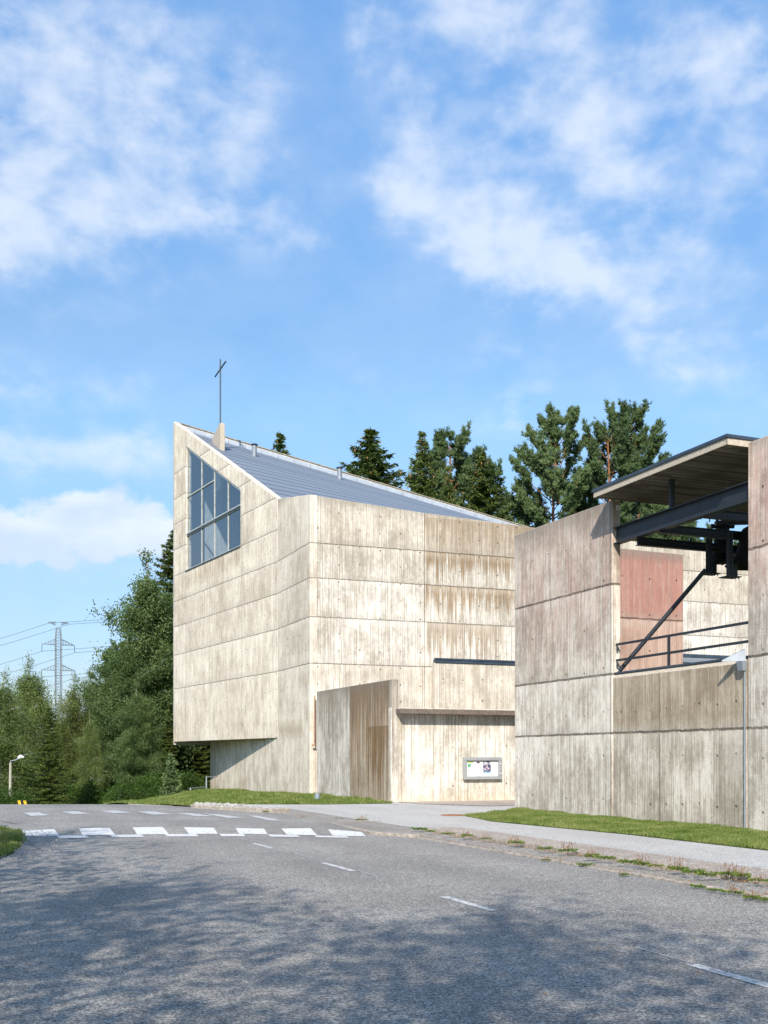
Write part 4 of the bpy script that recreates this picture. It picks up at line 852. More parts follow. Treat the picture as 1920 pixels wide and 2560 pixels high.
# striped barrier
d = 56.0; p = P3(57, 2011, d); br = empty('barrier', p, 'low yellow and black striped barrier board beyond the road crest', 'barrier')
m = MB(); m.box(p + Vector((-.25, 0, -.22)), (.5, .1, 0), (-.01, .05, 0), (0, 0, .42)); m.bar(p + Vector((-.2, .05, -.22)), p + Vector((-.2, .05, -1.4)), .05); m.bar(p + Vector((.2, .12, -.22)), p + Vector((.2, .12, -1.4)), .05); m.build('board', M['black'], br)
for k in (-.17, .10):
    m = MB(); a = p + Vector((k, -.005 + (k + .25) * .2, 0)); m.hexa([a + Vector((0, -.012, -.215)), a + Vector((.13, .014, -.215)), a + Vector((.13, .03, -.215)), a + Vector((0, .004, -.215))], [a + Vector((-.09, -.03, .195)), a + Vector((.04, -.004, .195)), a + Vector((.04, .012, .195)), a + Vector((-.09, -.014, .195))]); m.build('stripe', M['yellow'], br)

# ------------------------------------------------------------------ pylon and cables
PD = 400.0
pb = P3(146, 1893, PD); pyl = empty('pylon', (pb.x, pb.y, -9), 'grey lattice electricity pylon with three cross arms rising behind the birches', 'pylon')
lat = plain('pylon_steel', (0.20, 0.225, 0.25), .6, .3, .1)
def pz(py): return EYE + (HY - py) / F * PD
def pxm(dx): return dx / F * PD
cx_, cy_ = pb.x, pb.y; rot = math.radians(28); ux_, uy_ = Vector((math.cos(rot), math.sin(rot), 0)), Vector((-math.sin(rot), math.cos(rot), 0))
def hw(z): 
    z1, z2 = pz(1600), pz(1562); return 0.98 if z < z1 else 0.98 - .38 * (z - z1) / (z2 - z1) if z < z2 else .6
m = MB(); zs = list(np.arange(-9, pz(1562), 1.05)); B3 = Vector((cx_, cy_, 0))
def cor(i, z): h = hw(z) + (0 if z > 12 else (12 - z) * .03); s = ((1, 1), (-1, 1), (-1, -1), (1, -1))[i % 4]; return B3 + ux_ * (s[0] * h) + uy_ * (s[1] * h) + Vector((0, 0, z))
for i in range(4):
    for z0_, z1_ in zip(zs[:-1], zs[1:]):
        m.bar(cor(i, z0_), cor(i, z1_), .21); m.bar(cor(i, z0_), cor(i + 1, z1_), .12)
m.build('mast', lat, pyl)
tips = []
for py, wpx, hh in ((1556, 21, 1.0), (1612, 35, 2.1), (1676, 36, 2.1)):
    z = pz(py); half = wpx / F * PD / math.cos(rot); up = py != 1556
    for s in (-1, 1):
        m = MB(); tip = B3 + ux_ * (s * half) + Vector((0, 0, z))
        for y_ in (-1, 1):
            a = B3 + ux_ * (s * .9) + uy_ * (.9 * y_) + Vector((0, 0, z)); b = a + Vector((0, 0, hh if up else -hh))
            m.bar(a, tip, .17); m.bar(b, tip, .16)
            for k in (1, 2, 3, 4): m.bar(a.lerp(tip, k / 5), b.lerp(tip, (k - .5) / 5), .10)
        tips.append((tip, s, up))
        m.bar(B3 + ux_ * (s * .9) + Vector((0, 0, z)), tip, .1); m.build('cross_arm', lat, pyl)
ins = []
for tip, s, up in tips:
    L = 2.6 if up else .5; e = tip + Vector((.1 * s, 0, -L)); m = MB(); m.tube([tip, e], .10, 6)
    m.build('insulator', M['steel'], pyl); ins.append(e)
names = ['top left', 'top right', 'middle left', 'middle right', 'lower left', 'lower right']
for (e, nm) in zip(ins, names):
    for side, dirv in (('left', Vector((-120, 20, -24))), ('right', Vector((150, 40, 26)))):
        m = MB(); pts = [e + dirv * (k / 12) + Vector((0, 0, -4 * 3.0 * (k / 12) * (1 - k / 12))) for k in range(13)]
        m.tube(pts, .055, 4, False); tag(m.build('power_cable', M['steel']), 'thin dark power cable running %s from the %s arm end of the pylon' % (side, nm), 'cable', 'power cables')

# ------------------------------------------------------------------ trees
def rnd_unit(rng, n):
    v = rng.normal(size=(n, 3)); return v / np.linalg.norm(v, axis=1, keepdims=True)
def quads(cen, dirs, nor, ln, wd, diamond=False):
    side = np.cross(dirs, nor); side /= (np.linalg.norm(side, axis=1, keepdims=True) + 1e-9)
    a = dirs * (ln[:, None] / 2); b = side * (wd[:, None] / 2)
    if diamond: V = np.stack([cen - a, cen - a * .1 + b, cen + a, cen - a * .1 - b], 1)
    else: V = np.stack([cen - a - b * .5, cen - a * .2 + b, cen + a, cen - a * .2 - b], 1)
    return V.reshape(-1, 3)
def qmesh(name, V, mat):
    n = len(V) // 4; me = bpy.data.meshes.new(name); me.vertices.add(len(V)); me.vertices.foreach_set('co', V.astype(np.float32).ravel())
    me.loops.add(n * 4); me.loops.foreach_set('vertex_index', np.arange(n * 4, dtype=np.int32)); me.polygons.add(n)
    me.polygons.foreach_set('loop_start', np.arange(0, n * 4, 4, dtype=np.int32)); me.polygons.foreach_set('loop_total', np.full(n, 4, dtype=np.int32))
    me.update(); me.validate(); me.materials.append(mat); return me
def trunkmesh(name, limbs, mat):
    m = MB()
    for pts, rs, n in limbs: m.tube(pts, rs, n, False)
    me = bpy.data.meshes.new(name); me.from_pydata(m.v, [], m.f); me.update(); me.materials.append(mat)
    for p in me.polygons: p.use_smooth = True
    return me

def gen_birch(seed, H, R, leaf, ls=.13, nl=46, dens=1.0, lo=.12, droop=1.0, shape=.75, bark='birchbark', lean=0.0, clump=1.0):
    rng = np.random.default_rng(seed); limbs = []; cs = []
    tx = rng.normal(0, .25, 2); tp = [Vector((tx[0] * math.sin(k / 8 * 3) * .6 + lean * (k / 8) ** 1.5, tx[1] * math.sin(k / 8 * 4) * .5, H * .97 * k / 8)) for k in range(9)]
    limbs.append((tp, [.018 * H * (1 - .9 * k / 8) * .62 + .015 for k in range(9)], 8))
    def tr(z): f = max(0, min(.999, z / (H * .97))) * 8; i = int(f); return tp[i].lerp(tp[i + 1], f - i)
    for i in range(nl):
        f = lo + (1 - lo) * ((i + rng.random()) / nl); z = H * f * .96; g = (f - lo) / (1 - lo)
        env = R * (max(0.03, math.sin(math.pi * min(1, .12 + .88 * g) ** shape)) ** .8) * rng.uniform(.45, 1.22)
        if g > .93: env *= .8
        an = i * 2.4 + rng.normal(0, .4); up = rng.uniform(.35, .95) + .3 * g
        base = tr(z * (1 - .10)); pts = [base]
        for k in range(1, 6):
            q = k / 5; pts.append(base + Vector((math.cos(an) * env * q, math.sin(an) * env * q, env * up * (q - .45 * droop * q * q))))
        limbs.append((pts, [.028 * (1 - g) * H / 14 + .03, .03, .022, .016, .012, .006], 5))
        nsub = int((6 + env * 9) * dens)
        for _ in range(nsub):
            q = rng.uniform(.18, 1.02); k = min(4, int(q * 5)); b = pts[k].lerp(pts[min(5, k + 1)], q * 5 - k)
            off = rng.normal(0, (.30 + .12 * env) * clump, 3); off[2] *= .6; c = np.array(b) + off
            if rng.random() < .25: limbs.append(([b, Vector(c)], [.012, .005], 3))
            cs.append((c, rng.uniform(.5, 1.3)))
    nst = int(10 * dens)
    for k in range(nst): cs.append((np.array(tr(H * rng.uniform(.88, .99))) + rng.normal(0, .22, 3), .6))
    P = []; 
    for c, s in cs:
        n = int(30 * s * dens + 6); o = rng.normal(0, .26 * s + .05, (n, 3)); dr = rng.random(n) ** 1.5 * .9 * droop * s; o[:, 2] -= dr; o[:, :2] *= (1 - .3 * (dr[:, None])); P.append(c + o)
    P = np.concatenate(P); P = P[P[:, 2] > .3]; n = len(P); d = rnd_unit(rng, n); d[:, 2] -= .5 * droop; d /= np.linalg.norm(d, axis=1, keepdims=True)
    V = quads(P, d, rnd_unit(rng, n), rng.uniform(.8, 1.35, n) * ls, rng.uniform(.55, .85, n) * ls, True)
    return qmesh('crown', V, M[leaf]), trunkmesh('trunk', limbs, M[bark])

def gen_spruce(seed, H, R, cones=False, lo=.02, gap=.33, pw=.9, dens=1.0, mat='spruceleaf'):
    rng = np.random.default_rng(seed); limbs = [([Vector((0, 0, 0)), Vector((0, 0, H * .5)), Vector((0, 0, H * .975))], [.016 * H, .009 * H, .006], 8)]
    P = []; D = []; L = []; Wd = []; CP = []
    z = H * lo + .3
    while z < H - .12:
        g = z / H; env = R * (1 - g) ** pw * (1 if g > .12 else .85) * (1 if g < .93 else .8) + .05; nb_ = int(6 + 3 * (1 - g))
        a0 = rng.random() * 6.28
        for k in range(nb_):
            an = a0 + k * 6.283 / nb_ + rng.normal(0, .2); ln = env * rng.uniform(.68, 1.15); dv = np.array([math.cos(an), math.sin(an), 0]); sv = np.array([-dv[1], dv[0], 0])
            dr = .32 * (1 - g) + rng.normal(0, .05) - .25 * g
            zz = z + rng.normal(0, .06)
            def bp(q): return np.array([0, 0, zz]) + dv * ln * q + np.array([0, 0, -dr * ln * q + .28 * dr * ln * q ** 3 + .12 * ln * q ** 3])
            if ln > .5: limbs.append(([Vector(bp(q)) for q in (0, .4, .8, 1.0)], [.022, .014, .009, .004], 3))
            ns = max(3, int(ln * 7.5 * dens))
            for j in range(ns):
                q = (j + rng.random()) / ns; c = bp(max(.08, q)); wid = (.10 + .30 * ln * (1 - q) ** .7 * min(1, q * 4 + .15)) * 1.0
                nt = max(2, int(4 * dens * (0.6 + wid)))
                for s in (-1, 1):
                    for _ in range(nt):
                        w_ = rng.random(); pp = c + sv * s * wid * w_ * .9 + dv * .25 * wid * w_ + rng.normal(0, .035, 3); pp[2] -= rng.random() * .22 * (1 - g * .6)
                        dd_ = dv * .7 + sv * s * .8 + np.array([0, 0, -.35 + rng.normal(0, .35)]) + rng.normal(0, .25, 3)
                        P.append(pp); D.append(dd_ / np.linalg.norm(dd_)); L.append(rng.uniform(.16, .34)); Wd.append(rng.uniform(.05, .10))
            tipd = dv + np.array([0, 0, .3]); P.append(bp(1.0)); D.append(tipd / np.linalg.norm(tipd)); L.append(.28); Wd.append(.08)
            if cones and g > .45 and rng.random() < .35:
                for _ in range(2): CP.append(bp(rng.uniform(.7, 1.0)) + rng.normal(0, .07, 3) - np.array([0, 0, .12]))
        z += gap * rng.uniform(.75, 1.2) * (1 if g < .8 else .75)
    for k in range(10): P.append(np.array([0, 0, H - .06 * k])); d = rng.normal(0, .5, 3); d[2] = 1.1; D.append(d / np.linalg.norm(d)); L.append(.22); Wd.append(.05)
    P = np.array(P); D = np.array(D); n = len(P)
    V = quads(P, D, rnd_unit(rng, n), np.array(L), np.array(Wd)); me = qmesh('crown', V, M[mat])
    if CP:
        CP = np.array(CP); k = len(CP); Vc = quads(CP, np.tile([0, 0, -1.0], (k, 1)), rnd_unit(rng, k), np.full(k, .17), np.full(k, .07)); mc = qmesh('cones', Vc, M['cone'])
    else: mc = None
    return me, trunkmesh('trunk', limbs, M['bark']), mc

def gen_pine(seed, H, R, lo=.35, nl=44, two=False, tuft=1.0):
    rng = np.random.default_rng(seed); limbs = []; T = []
    stems = [(0, 0, H)] if not two else [(-.5, 0, H), (.9, .3, H * .93)]
    for sx_, sy_, h in stems:
        tp = [Vector((sx_ * (k / 8) * 1.6 + rng.normal(0, .10), sy_ * (k / 8) + rng.normal(0, .10), h * k / 8 * .98)) for k in range(9)]
        limbs.append((tp, [.013 * H * (1 - .85 * k / 8) + .02 for k in range(9)], 8))
        for i in range(nl):
            f = lo + (1 - lo) * (i + rng.random()) / nl; g = (f - lo) / (1 - lo); q = f * 8; j = min(7, int(q)); b = tp[j].lerp(tp[j + 1], q - j)
            env = R * (max(.02, math.sin(math.pi * min(1.0, .22 + .78 * g)) ** .65)) * rng.uniform(.45, 1.15) + .25; an = i * 2.4 + rng.normal(0, .5); up = rng.uniform(.0, .5) + .75 * g
            pts = [b]
            for k in range(1, 6): u = k / 5; pts.append(b + Vector((math.cos(an) * env * u + rng.normal(0, .06), math.sin(an) * env * u + rng.normal(0, .06), env * up * u ** 1.4 + rng.normal(0, .05))))
            limbs.append((pts, [.06 * (1 - g) + .03, .045 * (1 - g) + .02, .03, .02, .014, .008], 5))
            nsub = int(4 + env * 6.5 * tuft)
            for _ in range(nsub):
                u = rng.uniform(.30, 1.0) ** .7; k = min(4, int(u * 5)); c = np.array(pts[k].lerp(pts[min(5, k + 1)], u * 5 - k))
                dv = np.array([math.cos(an) + rng.normal(0, .75), math.sin(an) + rng.normal(0, .75), .75 + rng.normal(0, .25)]); dv /= np.linalg.norm(dv); L_ = rng.uniform(.35, .85) * (.7 + .12 * env)
                if rng.random() < .5: limbs.append(([Vector(c), Vector(c + dv * L_)], [.014, .005], 3))
                for q in rng.random(int(17 * tuft)): T.append(c + dv * L_ * (.25 + .75 * q) + rng.normal(0, .085, 3))
        for _ in range(14): T.append(np.array(tp[-1]) + rng.normal(0, .16, 3))
    T = np.array(T); nn = 8; P = np.repeat(T, nn, 0); n = len(P); d = rnd_unit(rng, n); d[:, 2] = np.abs(d[:, 2]) * .9 + .25; d /= np.linalg.norm(d, axis=1, keepdims=True)
    ln = rng.uniform(.18, .32, n); V = quads(P + d * ln[:, None] * .4, d, rnd_unit(rng, n), ln, np.full(n, .042))
    return qmesh('crown', V, M['pineleaf']), trunkmesh('trunk', limbs, M['pinebark'])

def plant_tree(name, meshes, loc, rz_, sc, label, cat='tree', group=None):
    e = empty(name, loc, label, cat, group); e.rotation_euler = (0, 0, rz_); e.scale = sc if isinstance(sc, tuple) else (sc,) * 3
    for nm, me_ in zip(('crown', 'trunk', 'cones'), meshes):
        if me_ is None: continue
        o = bpy.data.objects.new(nm, me_); C.objects.link(o); o.parent = e
        if nm == 'cones': o['kind'] = 'stuff'
    return e
def place(name, meshes, H, px, pytop, d, rz_, label, wscale=1.0, zb=None, group=None):
    z0 = height((px - CX) / F * d, d) if zb is None else zb; zt_ = EYE + (HY - pytop) / F * d; s = (zt_ - z0) / H
    return plant_tree(name, meshes, ((px - CX) / F * d, d, z0), rz_, (s * wscale, s * wscale, s), label, 'tree', group)

LG = 'trees beyond the road'; RG = 'trees behind the church'
bA = gen_birch(11, 16, 3.9, 'birchleaf', .13, 60, 1.15, .06, 1.2, .7)
bB = gen_birch(12, 15, 2.2, 'birchleaf_light', .12, 56, 1.1, .08, 1.3, .62)
bR = gen_birch(14, 16, 4.2, 'birchleaf', .17, 46, .46, .25, 1.2, .7)
bC = gen_birch(13, 19, 4.3, 'aspen', .165, 60, 1.25, .03, .55, .95, clump=.62)
sA = gen_spruce(21, 13, 3.4, False, .01, .40, .62, 1.25)
sB = gen_spruce(22, 18, 4.6, True, .10, .40, .72, 1.5)
sC = gen_spruce(23, 18, 3.1, True, .15, .46, .68, 1.3)
pA = gen_pine(31, 20, 3.6, .30, 90)
pB = gen_pine(32, 20, 3.3, .30, 66, True)
# left of the church
place('birch', bA, 16, 72, 1630, 72, 0.3, 'broad dark birch at the left edge, rising left of the pylon', 1.15)
place('birch', bA, 16, 8, 1665, 66, 2.0, 'shaded birch cut by the left picture edge behind the street lamp', 1.0)
place('spruce', sA, 13, 122, 1765, 60, 0.8, 'dark bushy spruce right of the street lamp, standing before the birches', 1.0)
place('birch', bB, 15, 184, 1672, 74, 1.2, 'slender light green birch just right of the pylon', 1.05)
place('birch', bB, 15, 226, 1655, 76, 3.3, 'tallest of the slender light birches, right of the pylon', 1.0)
place('birch', bB, 15, 152, 1760, 70, 5.0, 'short pale birch in front of the pylon foot', 1.0)
place('birch', bB, 15, 262, 1740, 70, 0.1, 'low drooping birch with a white trunk in the gap before the tall aspen', 1.2)
place('birch', bA, 16, 225, 1770, 66, 4.1, 'drooping birch over the crest of the road', .62)
mk = gen_spruce(44, 3.3, 1.0, False, .02, .20, .9, 1.0, 'pineleaf')
place('aspen', bC, 19, 372, 1368, 70, 0.9, 'tall wide aspen filling the sky left of the church', 1.0)
place('aspen', bC, 19, 318, 1560, 68, 3.9, 'lower aspen leaning out left of the tallest one', .95)
place('aspen', bC, 19, 345, 1700, 62, 2.2, 'small leafy aspen at the foot of the tall one beside the grass bank', 1.0)
place('spruce', sB, 18, 436, 1322, 78, 0.0, 'tall dark spruce half hidden behind the left edge of the church', 1.05)
place('spruce', sA, 13, 490, 1780, 72, 2.0, 'dark spruce under the church overhang', 1.1)
place('spruce', sA, 13, 415, 1770, 68, 4.0, 'dark spruce beneath the church corner left of the overhang', .75)
place('pine', pB, 20, 300, 1610, 74, 4.3, 'pine with branches reaching out left behind the aspens', .95)
g_ = P3(430, 1995, 52)
place('pine_sapling', mk, 3.3, 428, 1885, 52, 0.0, 'young pine sapling on the grass bank left of the church wall', 1.0)
# darker trees farther back close the gaps
for i, (px, py, d, rz_, me_, H, nm, lb_) in enumerate(((40, 1800, 92, 1.0, bA, 16, 'birch', 'shaded birch farther back behind the spruce by the lamp'), (150, 1830, 96, 2.5, sA, 13, 'spruce', 'dim spruce deep in the wood behind the road crest'), (215, 1810, 90, 4.4, bA, 16, 'birch', 'dim birch deep in the wood under the slender birches'),
        (285, 1770, 92, 5.2, sA, 13, 'spruce', 'dim spruce deep in the wood left of the tall aspen'), (350, 1640, 88, .7, bC, 19, 'aspen', 'dim aspen deep in the wood behind the tall aspen'), (420, 1600, 90, 1.9, sA, 13, 'spruce', 'dim spruce deep in the wood by the church edge'), (500, 1760, 95, 3.1, bA, 16, 'birch', 'dim birch seen under the church overhang'), (90, 1850, 82, 3.0, sA, 13, 'spruce', 'dim spruce behind the striped barrier'))):
    place(nm, me_, H, px, py, d, rz_, lb_, 1.5)
# behind the church and bell tower
place('spruce', sB, 18, 700, 1080, 84, 1.0, 'small spruce tip just above the church roof, leftmost of the roofline trees', .8, 0)
place('spruce', sB, 18, 926, 1070, 86, 0.5, 'broad spruce with brown cones above the middle of the roof', 1.3, 0)
place('spruce', sC, 18, 1055, 1080, 86, 2.2, 'narrow spruce with a bare trunk right of the broad spruce', .95, 0)
place('spruce', sB, 18, 835, 1172, 80, 4.2, 'very small spruce top beside the right roof vent', .4, 0)
place('pine', pB, 20, 1150, 1092, 92, 0.2, 'feathery pine tops between the narrow spruce and the first tall pine', .75, 0)
place('spruce', sB, 18, 1205, 1130, 84, 3.4, 'dark green spruce in front of the feathery pine', .95, 0)
place('spruce', sC, 18, 1120, 1165, 82, 1.4, 'low yellow-green spruce just above the roof edge', .7, 0)
place('pine', pA, 20, 1385, 1045, 84, 0.4, 'tall full pine with reddish trunks left of the bell tower roof', .68, 0)
place('pine', pB, 20, 1548, 1020, 86, 3.5, 'tallest twin-topped pine rising behind the bell tower roof', .70, 0)
place('spruce', sC, 18, 1300, 1200, 88, 5.1, 'dark spruce low between the two groups of pines', 1.1, 0)
place('pine', pA, 20, 1465, 1225, 90, 2.6, 'lower pine filling the gap between the two tall pines', .5, 0)
place('pine', pA, 20, 1680, 1265, 82, 1.8, 'pine seen through the bell tower opening', .7, 0)
place('pine', pB, 20, 1790, 1330, 84, 4.9, 'low pine seen behind the bells', .8, 0)
place('pine', pA, 20, 1640, 1165, 92, 5.5, 'pine just behind the left end of the bell tower roof slab', .45, 0)
place('spruce', sC, 18, 1250, 1175, 94, .9, 'dark spruce far behind, left of the tall full pine', .9, 0)
# roadside trees behind the photographer, whose shade falls on the road
RT = [(-5.5, -2.5, .95, .4, bR, 'left behind the viewpoint'), (-1.4, -6.0, .95, 2.2, bR, 'just behind the viewpoint'), (2.2, -9.0, .95, 4.0, bR, 'right behind the viewpoint'), (-10.0, 1.5, .95, 5.2, bR, 'left of the viewpoint'),
      (-12.0, 6.5, 1.0, 1.1, bR, 'farther left of the viewpoint'), (-14.5, 12.0, .9, 3.3, bR, 'by the dirt shoulder, out of view'), (5.2, -14.5, 1.1, 0.7, bR, 'far right behind the viewpoint'), (-9.0, 7.5, .85, 2.7, bR, 'between the viewpoint and the crossing, out of view')]
for x, y, s, rz_, me_, lb_ in RT:
    e = plant_tree('birch', me_, (x, y, -.1), rz_, s, 'roadside birch ' + lb_, 'tree', 'roadside trees')

# bushes at the wood's edge
def gen_bush(seed, H, R, n, ls, mat='bush'):
    rng = np.random.default_rng(seed); a = rng.random(n) * 6.283; r = R * rng.random(n) ** .45; z = H * rng.random(n) ** .7 * np.sqrt(np.maximum(0.05, 1 - (r / R) ** 2)) 
    P = np.stack([r * np.cos(a), r * np.sin(a), z], 1) + rng.normal(0, .07, (n, 3)) ; cl = rng.normal(0, 1, (40, 3)) * np.array([R * .5, R * .5, H * .3]); cl[:, 2] = np.abs(cl[:, 2]) + .2
    P[::2] = cl[rng.integers(0, 40, len(P[::2]))] + rng.normal(0, .2, (len(P[::2]), 3)); P[:, 2] = np.abs(P[:, 2])
    V = quads(P, rnd_unit(rng, n), rnd_unit(rng, n), rng.uniform(.8, 1.4, n) * ls, rng.uniform(.6, .9, n) * ls, True); return qmesh('bush', V, M[mat])
bush1 = gen_bush(51, 1.7, 1.5, 7000, .10)
for i, (px, d, s, rz_, lb_) in enumerate(((20, 58, .9, 0, 'bright green bush at the foot of the street lamp'), (318, 57, .9, 2.2, 'pale bush at the end of the grass bank'), (395, 60, 1.0, 4, 'low bush left of the pine sapling'), (455, 62, .9, 5, 'bush right of the pine sapling near the handrail'), (230, 66, 1.3, 2.7, 'dark bush over the road crest'), (170, 66, 1.3, 3.7, 'dark bush beneath the broad spruce'), (255, 72, 1.5, .7, 'dark bush deep between the white birch trunks'))):
    x = (px - CX) / F * d; o = bpy.data.objects.new('bush', bush1); C.objects.link(o); o.location = (x, d, height(x, d) + (mound(x, d) if 350 < px < 480 else 0) - .1); o.scale = (s, s, s); o.rotation_euler = (0, 0, rz_); tag(o, lb_, 'bush', 'bushes at the edge of the wood')

# ------------------------------------------------------------------ grass and weeds
def blades(name, poly, n, hgt, wid, off, seed, hf=None, lab=''):
    rng = np.random.default_rng(seed); xs = [p[0] for p in poly]; ys = [p[1] for p in poly]; pts = []
    px_ = np.array([(p[0], p[1]) for p in poly])
    while len(pts) < n:
        Q = rng.uniform((min(xs), min(ys)), (max(xs), max(ys)), (n, 2)); ins_ = np.zeros(n, bool)
        for i in range(len(px_)):
            x1, y1 = px_[i]; x2, y2 = px_[i - 1]; cnd = (y1 > Q[:, 1]) != (y2 > Q[:, 1])
            with np.errstate(divide='ignore', invalid='ignore'): xi = (x2 - x1) * (Q[:, 1] - y1) / (y2 - y1) + x1
            ins_ ^= cnd & (Q[:, 0] < xi)
        keep = ins_ & (np.abs(Q[:, 0] / np.maximum(Q[:, 1], .1)) < .42) & (Q[:, 1] > 10)
        pts += list(Q[keep])
    Q = np.array(pts[:n]) + rng.normal(0, .045, (n, 2)); Z = np.array([height(x, y) + off + (hf(x, y) if hf else 0) for x, y in Q]); B = np.column_stack([Q, Z])
    cl = .75 + .5 * np.sin(Q[:, 0] * 3.1 + np.sin(Q[:, 1] * 2.3) * 2) * np.sin(Q[:, 1] * 2.7 + 1.3 * np.sin(Q[:, 0] * 1.7)); h = rng.uniform(.5, 1.3, n) * hgt * np.clip(cl, .35, 1.4)
    a = rng.random(n) * 6.283; d = np.column_stack([np.cos(a) * .45, np.sin(a) * .45, np.ones(n)]); d += rng.normal(0, .2, (n, 3)); d /= np.linalg.norm(d, axis=1, keepdims=True)
    V = quads(B + d * h[:, None] * .45, d, rnd_unit(rng, n), h, np.full(n, wid)); return link(name, qmesh(name, V, M['blade']), None)
tag(blades('grass', lawn1_pts, 120000, .075, .014, .07, 61), 'mown green grass strip at the foot of the bell tower', 'grass', kind='stuff')
tag(blades('grass', lawn2_pts, 80000, .12, .024, .05, 62, mound), 'green grass bank at the foot of the church wall', 'grass', kind='stuff')
verge = [(-5.3, 18.4), (-5.0, 16.5), (-6.0, 13.9), (-9.4, 11.4), (-15, 12), (-15, 30.5), (-13.0, 32.2), (-10.0, 29.2), (-8.4, 26.7), (-7.5, 24.4), (-6.1, 20.7)]
tag(sheet('verge_soil', [(p[0], p[1]) for p in verge], -.012, M['strip'], 1.0), kind='structure')
vg = [(-7.6, 22.9), (-6.65, 20.2), (-6.2, 18.4), (-6.05, 16.9), (-6.6, 15.2), (-9, 13.4), (-13, 16), (-13, 26), (-9.5, 25.3)]
tag(sheet('lawn', vg, .0, M['ground'], 1.0), kind='structure'); tag(blades('grass', vg, 30000, .10, .016, .05, 63), 'roadside grass patch at the left picture edge', 'grass', kind='stuff')
gravel = MB(); random.seed(12)
for _ in range(2600):
    x, y = random.uniform(-9.5, -5.4), random.uniform(14, 26)
    if not pip((x, y), verge) or pip((x, y), vg): continue
    r = random.uniform(.006, .02); gravel.add([(x + r, y, .02), (x, y + r, .02), (x - r, y, .02), (x, y - r, .02), (x, y, .02 + r)], [(0, 1, 4), (1, 2, 4), (2, 3, 4), (3, 0, 4)])
tag(gravel.build('gravel', plain('grey_gravel', (0.27, 0.25, 0.23), .9, 0, .5, 30)), 'loose gravel on the dirt shoulder at the left road edge', 'gravel', kind='stuff')

def gen_weed(seed, tall):
    rng = np.random.default_rng(seed); n = 130; a = rng.random(n) * 6.283; r = rng.random(n) ** .6 * .26; L = rng.uniform(.06, .13, n)
    P = np.column_stack([r * np.cos(a) * 1.5, r * np.sin(a), rng.random(n) * .08 + .02]); d = np.column_stack([np.cos(a), np.sin(a), rng.uniform(.1, 1.1, n)]); d /= np.linalg.norm(d, axis=1, keepdims=True)
    lv = quads(P, d, rnd_unit(rng, n), L, L * .4); st = None
    if tall:
        k = 22; a = rng.random(k) * 6.283; r = rng.random(k) * .22; P = np.column_stack([r * np.cos(a) * 1.5, r * np.sin(a), np.zeros(k)]); d = np.column_stack([rng.normal(0, .12, k), rng.normal(0, .12, k), np.ones(k)]); h = rng.uniform(.12, .30, k) * tall
        st = np.concatenate([quads(P + d * h[:, None] / 2, d, rnd_unit(rng, k), h, np.full(k, .014)), quads(P + d * h[:, None] * .85, d, rnd_unit(rng, k), h * .35, np.full(k, .028))])
    return qmesh('leaves', lv, M['weedleaf']), (qmesh('stems', st, M['weedstem']) if st is not None else None)
wd_ = [gen_weed(71, 1.0), gen_weed(72, 0), gen_weed(73, .8), gen_weed(74, 1.3)]
weeds = [(755, 2047, 3, .7), (850, 2048, 1, 1.1), (905, 2052, 0, 1.0), (945, 2056, 2, .9), (1046, 2074, 1, 1.0), (1075, 2079, 1, 1.1), (1120, 2085, 0, .8), (1168, 2090, 2, .9), (1215, 2097, 3, .9), (1290, 2108, 0, 1.0), (1365, 2122, 1, .9), (1420, 2128, 3, .9), (1480, 2141, 0, 1.1), (1510, 2146, 1, .9), (1575, 2156, 1, 1.0), (1605, 2161, 3, .9), (1640, 2165, 0, .9),
         (1695, 2174, 3, 1.0), (1735, 2181, 1, 1.1), (1765, 2188, 1, .9), (1822, 2186, 3, 1.1), (1855, 2190, 0, 1.3), (1900, 2202, 0, 1.1), (1462, 2163, 1, 1.0), (1560, 2187, 3, .8), (1365, 2150, 0, .7), (1745, 2217, 1, .9), (1785, 2226, 1, .8), (1830, 2232, 3, .7), (1880, 2245, 0, .8), (1915, 2250, 1, .7), (545, 2019, 1, 1.1), (600, 2022, 3, 1.0), (648, 2026, 1, .8), (665, 2031, 3, .7), (1864, 2081, 1, .8), (985, 2014, 1, 1.0)]
weeds.sort(); desc = ['leafy dry-stemmed weed', 'low green weed', 'sparse brownish weed', 'tall seed-stalk weed']
def near(px, py):
    if px < 700: return 'among pale island stones'
    if py < 2020 and px > 900: return 'at the foot of the brown stained wall' if px < 1100 else 'at the foot of the drainpipe'
    if px > 1850 and py < 2100: return 'at the foot of the drainpipe'
    if px < 1000: return 'in joint beside white road squares'
    if px < 1230: return 'on path kerb below notice board'
    lower = py > 2136.8 + (px - 1270) * .177 - 6
    seg = 'below left bell wall' if px < 1540 else 'below bell tower parapet' if px < 1800 else 'near right picture edge'
    return ('in road edge ' if lower else 'in pavement kerb ') + seg
used = {}
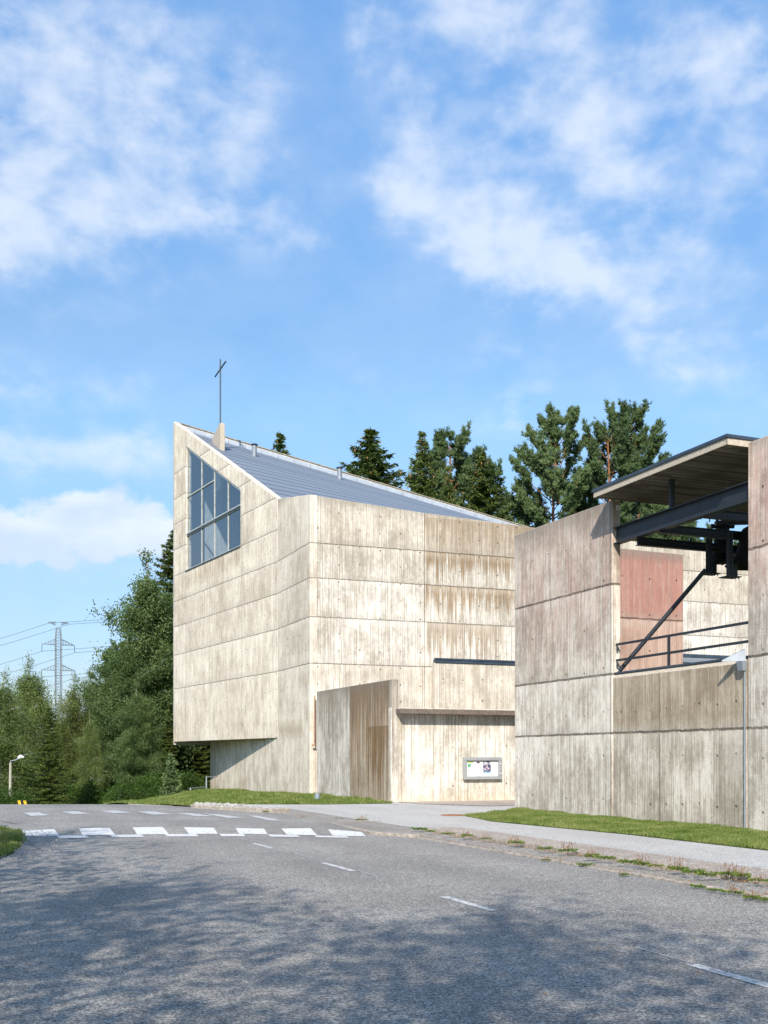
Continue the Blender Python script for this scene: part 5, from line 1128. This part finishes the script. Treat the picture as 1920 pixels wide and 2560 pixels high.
ords = ['first', 'second', 'third', 'fourth', 'fifth', 'sixth', 'seventh', 'eighth']
for i, (px, py, k, s) in enumerate(weeds):
    z = .09 if 1000 < px and py < 2136.8 + (px - 1270) * .177 - 12 else .03
    g0 = G(px, py, z if px > 700 else .1); key = (desc[k], near(px, py)); used[key] = used.get(key, -1) + 1
    cnt_ = sum(1 for (a, b, c, _) in weeds if (desc[c], near(a, b)) == key)
    lab = desc[k] + ' ' + near(px, py) + ('' if cnt_ == 1 else ', %s such from left' % ords[used[key]])
    e = empty('weed', (g0.x, g0.y, z - .01 if px > 700 else height(g0.x, g0.y) + .1), lab, 'weed', 'weeds along the kerbs'); e.rotation_euler = (0, 0, i * 1.7); q_ = .44 + .10 * math.sin(i * 2.3); e.scale = (s * q_, s * q_, s * q_)
    for nm, me_ in zip(('leaves', 'stems'), wd_[k]):
        if me_: o = bpy.data.objects.new(nm, me_); C.objects.link(o); o.parent = e
# fallen leaves and brown litter along the joints
rng = np.random.default_rng(81); n = 3200; s_ = rng.uniform(4, 21.5, n); c_ = np.where(rng.random(n) < .7, L2 - .10 + rng.normal(0, .07, n), L1 + .06 + rng.normal(0, .06, n)); P = np.array([[*W(c, s), 0] for c, s in zip(c_, s_)]); P[:, 2] = np.where(c_ > L2 - .06, .088, .03)
P2 = np.column_stack([rng.uniform(-6, 8, 260), rng.uniform(7, 34, 260), np.full(260, .065)]); P2[:, 2] = [0.012 + table(x, y) if x * E2.x + y * E2.y < L1 else .07 for x, y, _ in P2]
P = np.concatenate([P, P2]); n = len(P); d = rnd_unit(rng, n); d[:, 2] *= .15; d /= np.linalg.norm(d, axis=1, keepdims=True); nn = np.tile([0, 0, 1.0], (n, 1)) + rng.normal(0, .2, (n, 3))
L_ = rng.uniform(.015, .045, n); tag(link('leaf_litter', qmesh('leaf_litter', quads(P + [0, 0, .006], d, nn, L_, L_ * .6, True), leafmat('dry_leaves', (.25, .10, .035), (.40, .20, .07), (.5, .36, .12), 9, .1)), None), 'dry orange leaves scattered along the kerbs and road', 'leaves', kind='stuff')
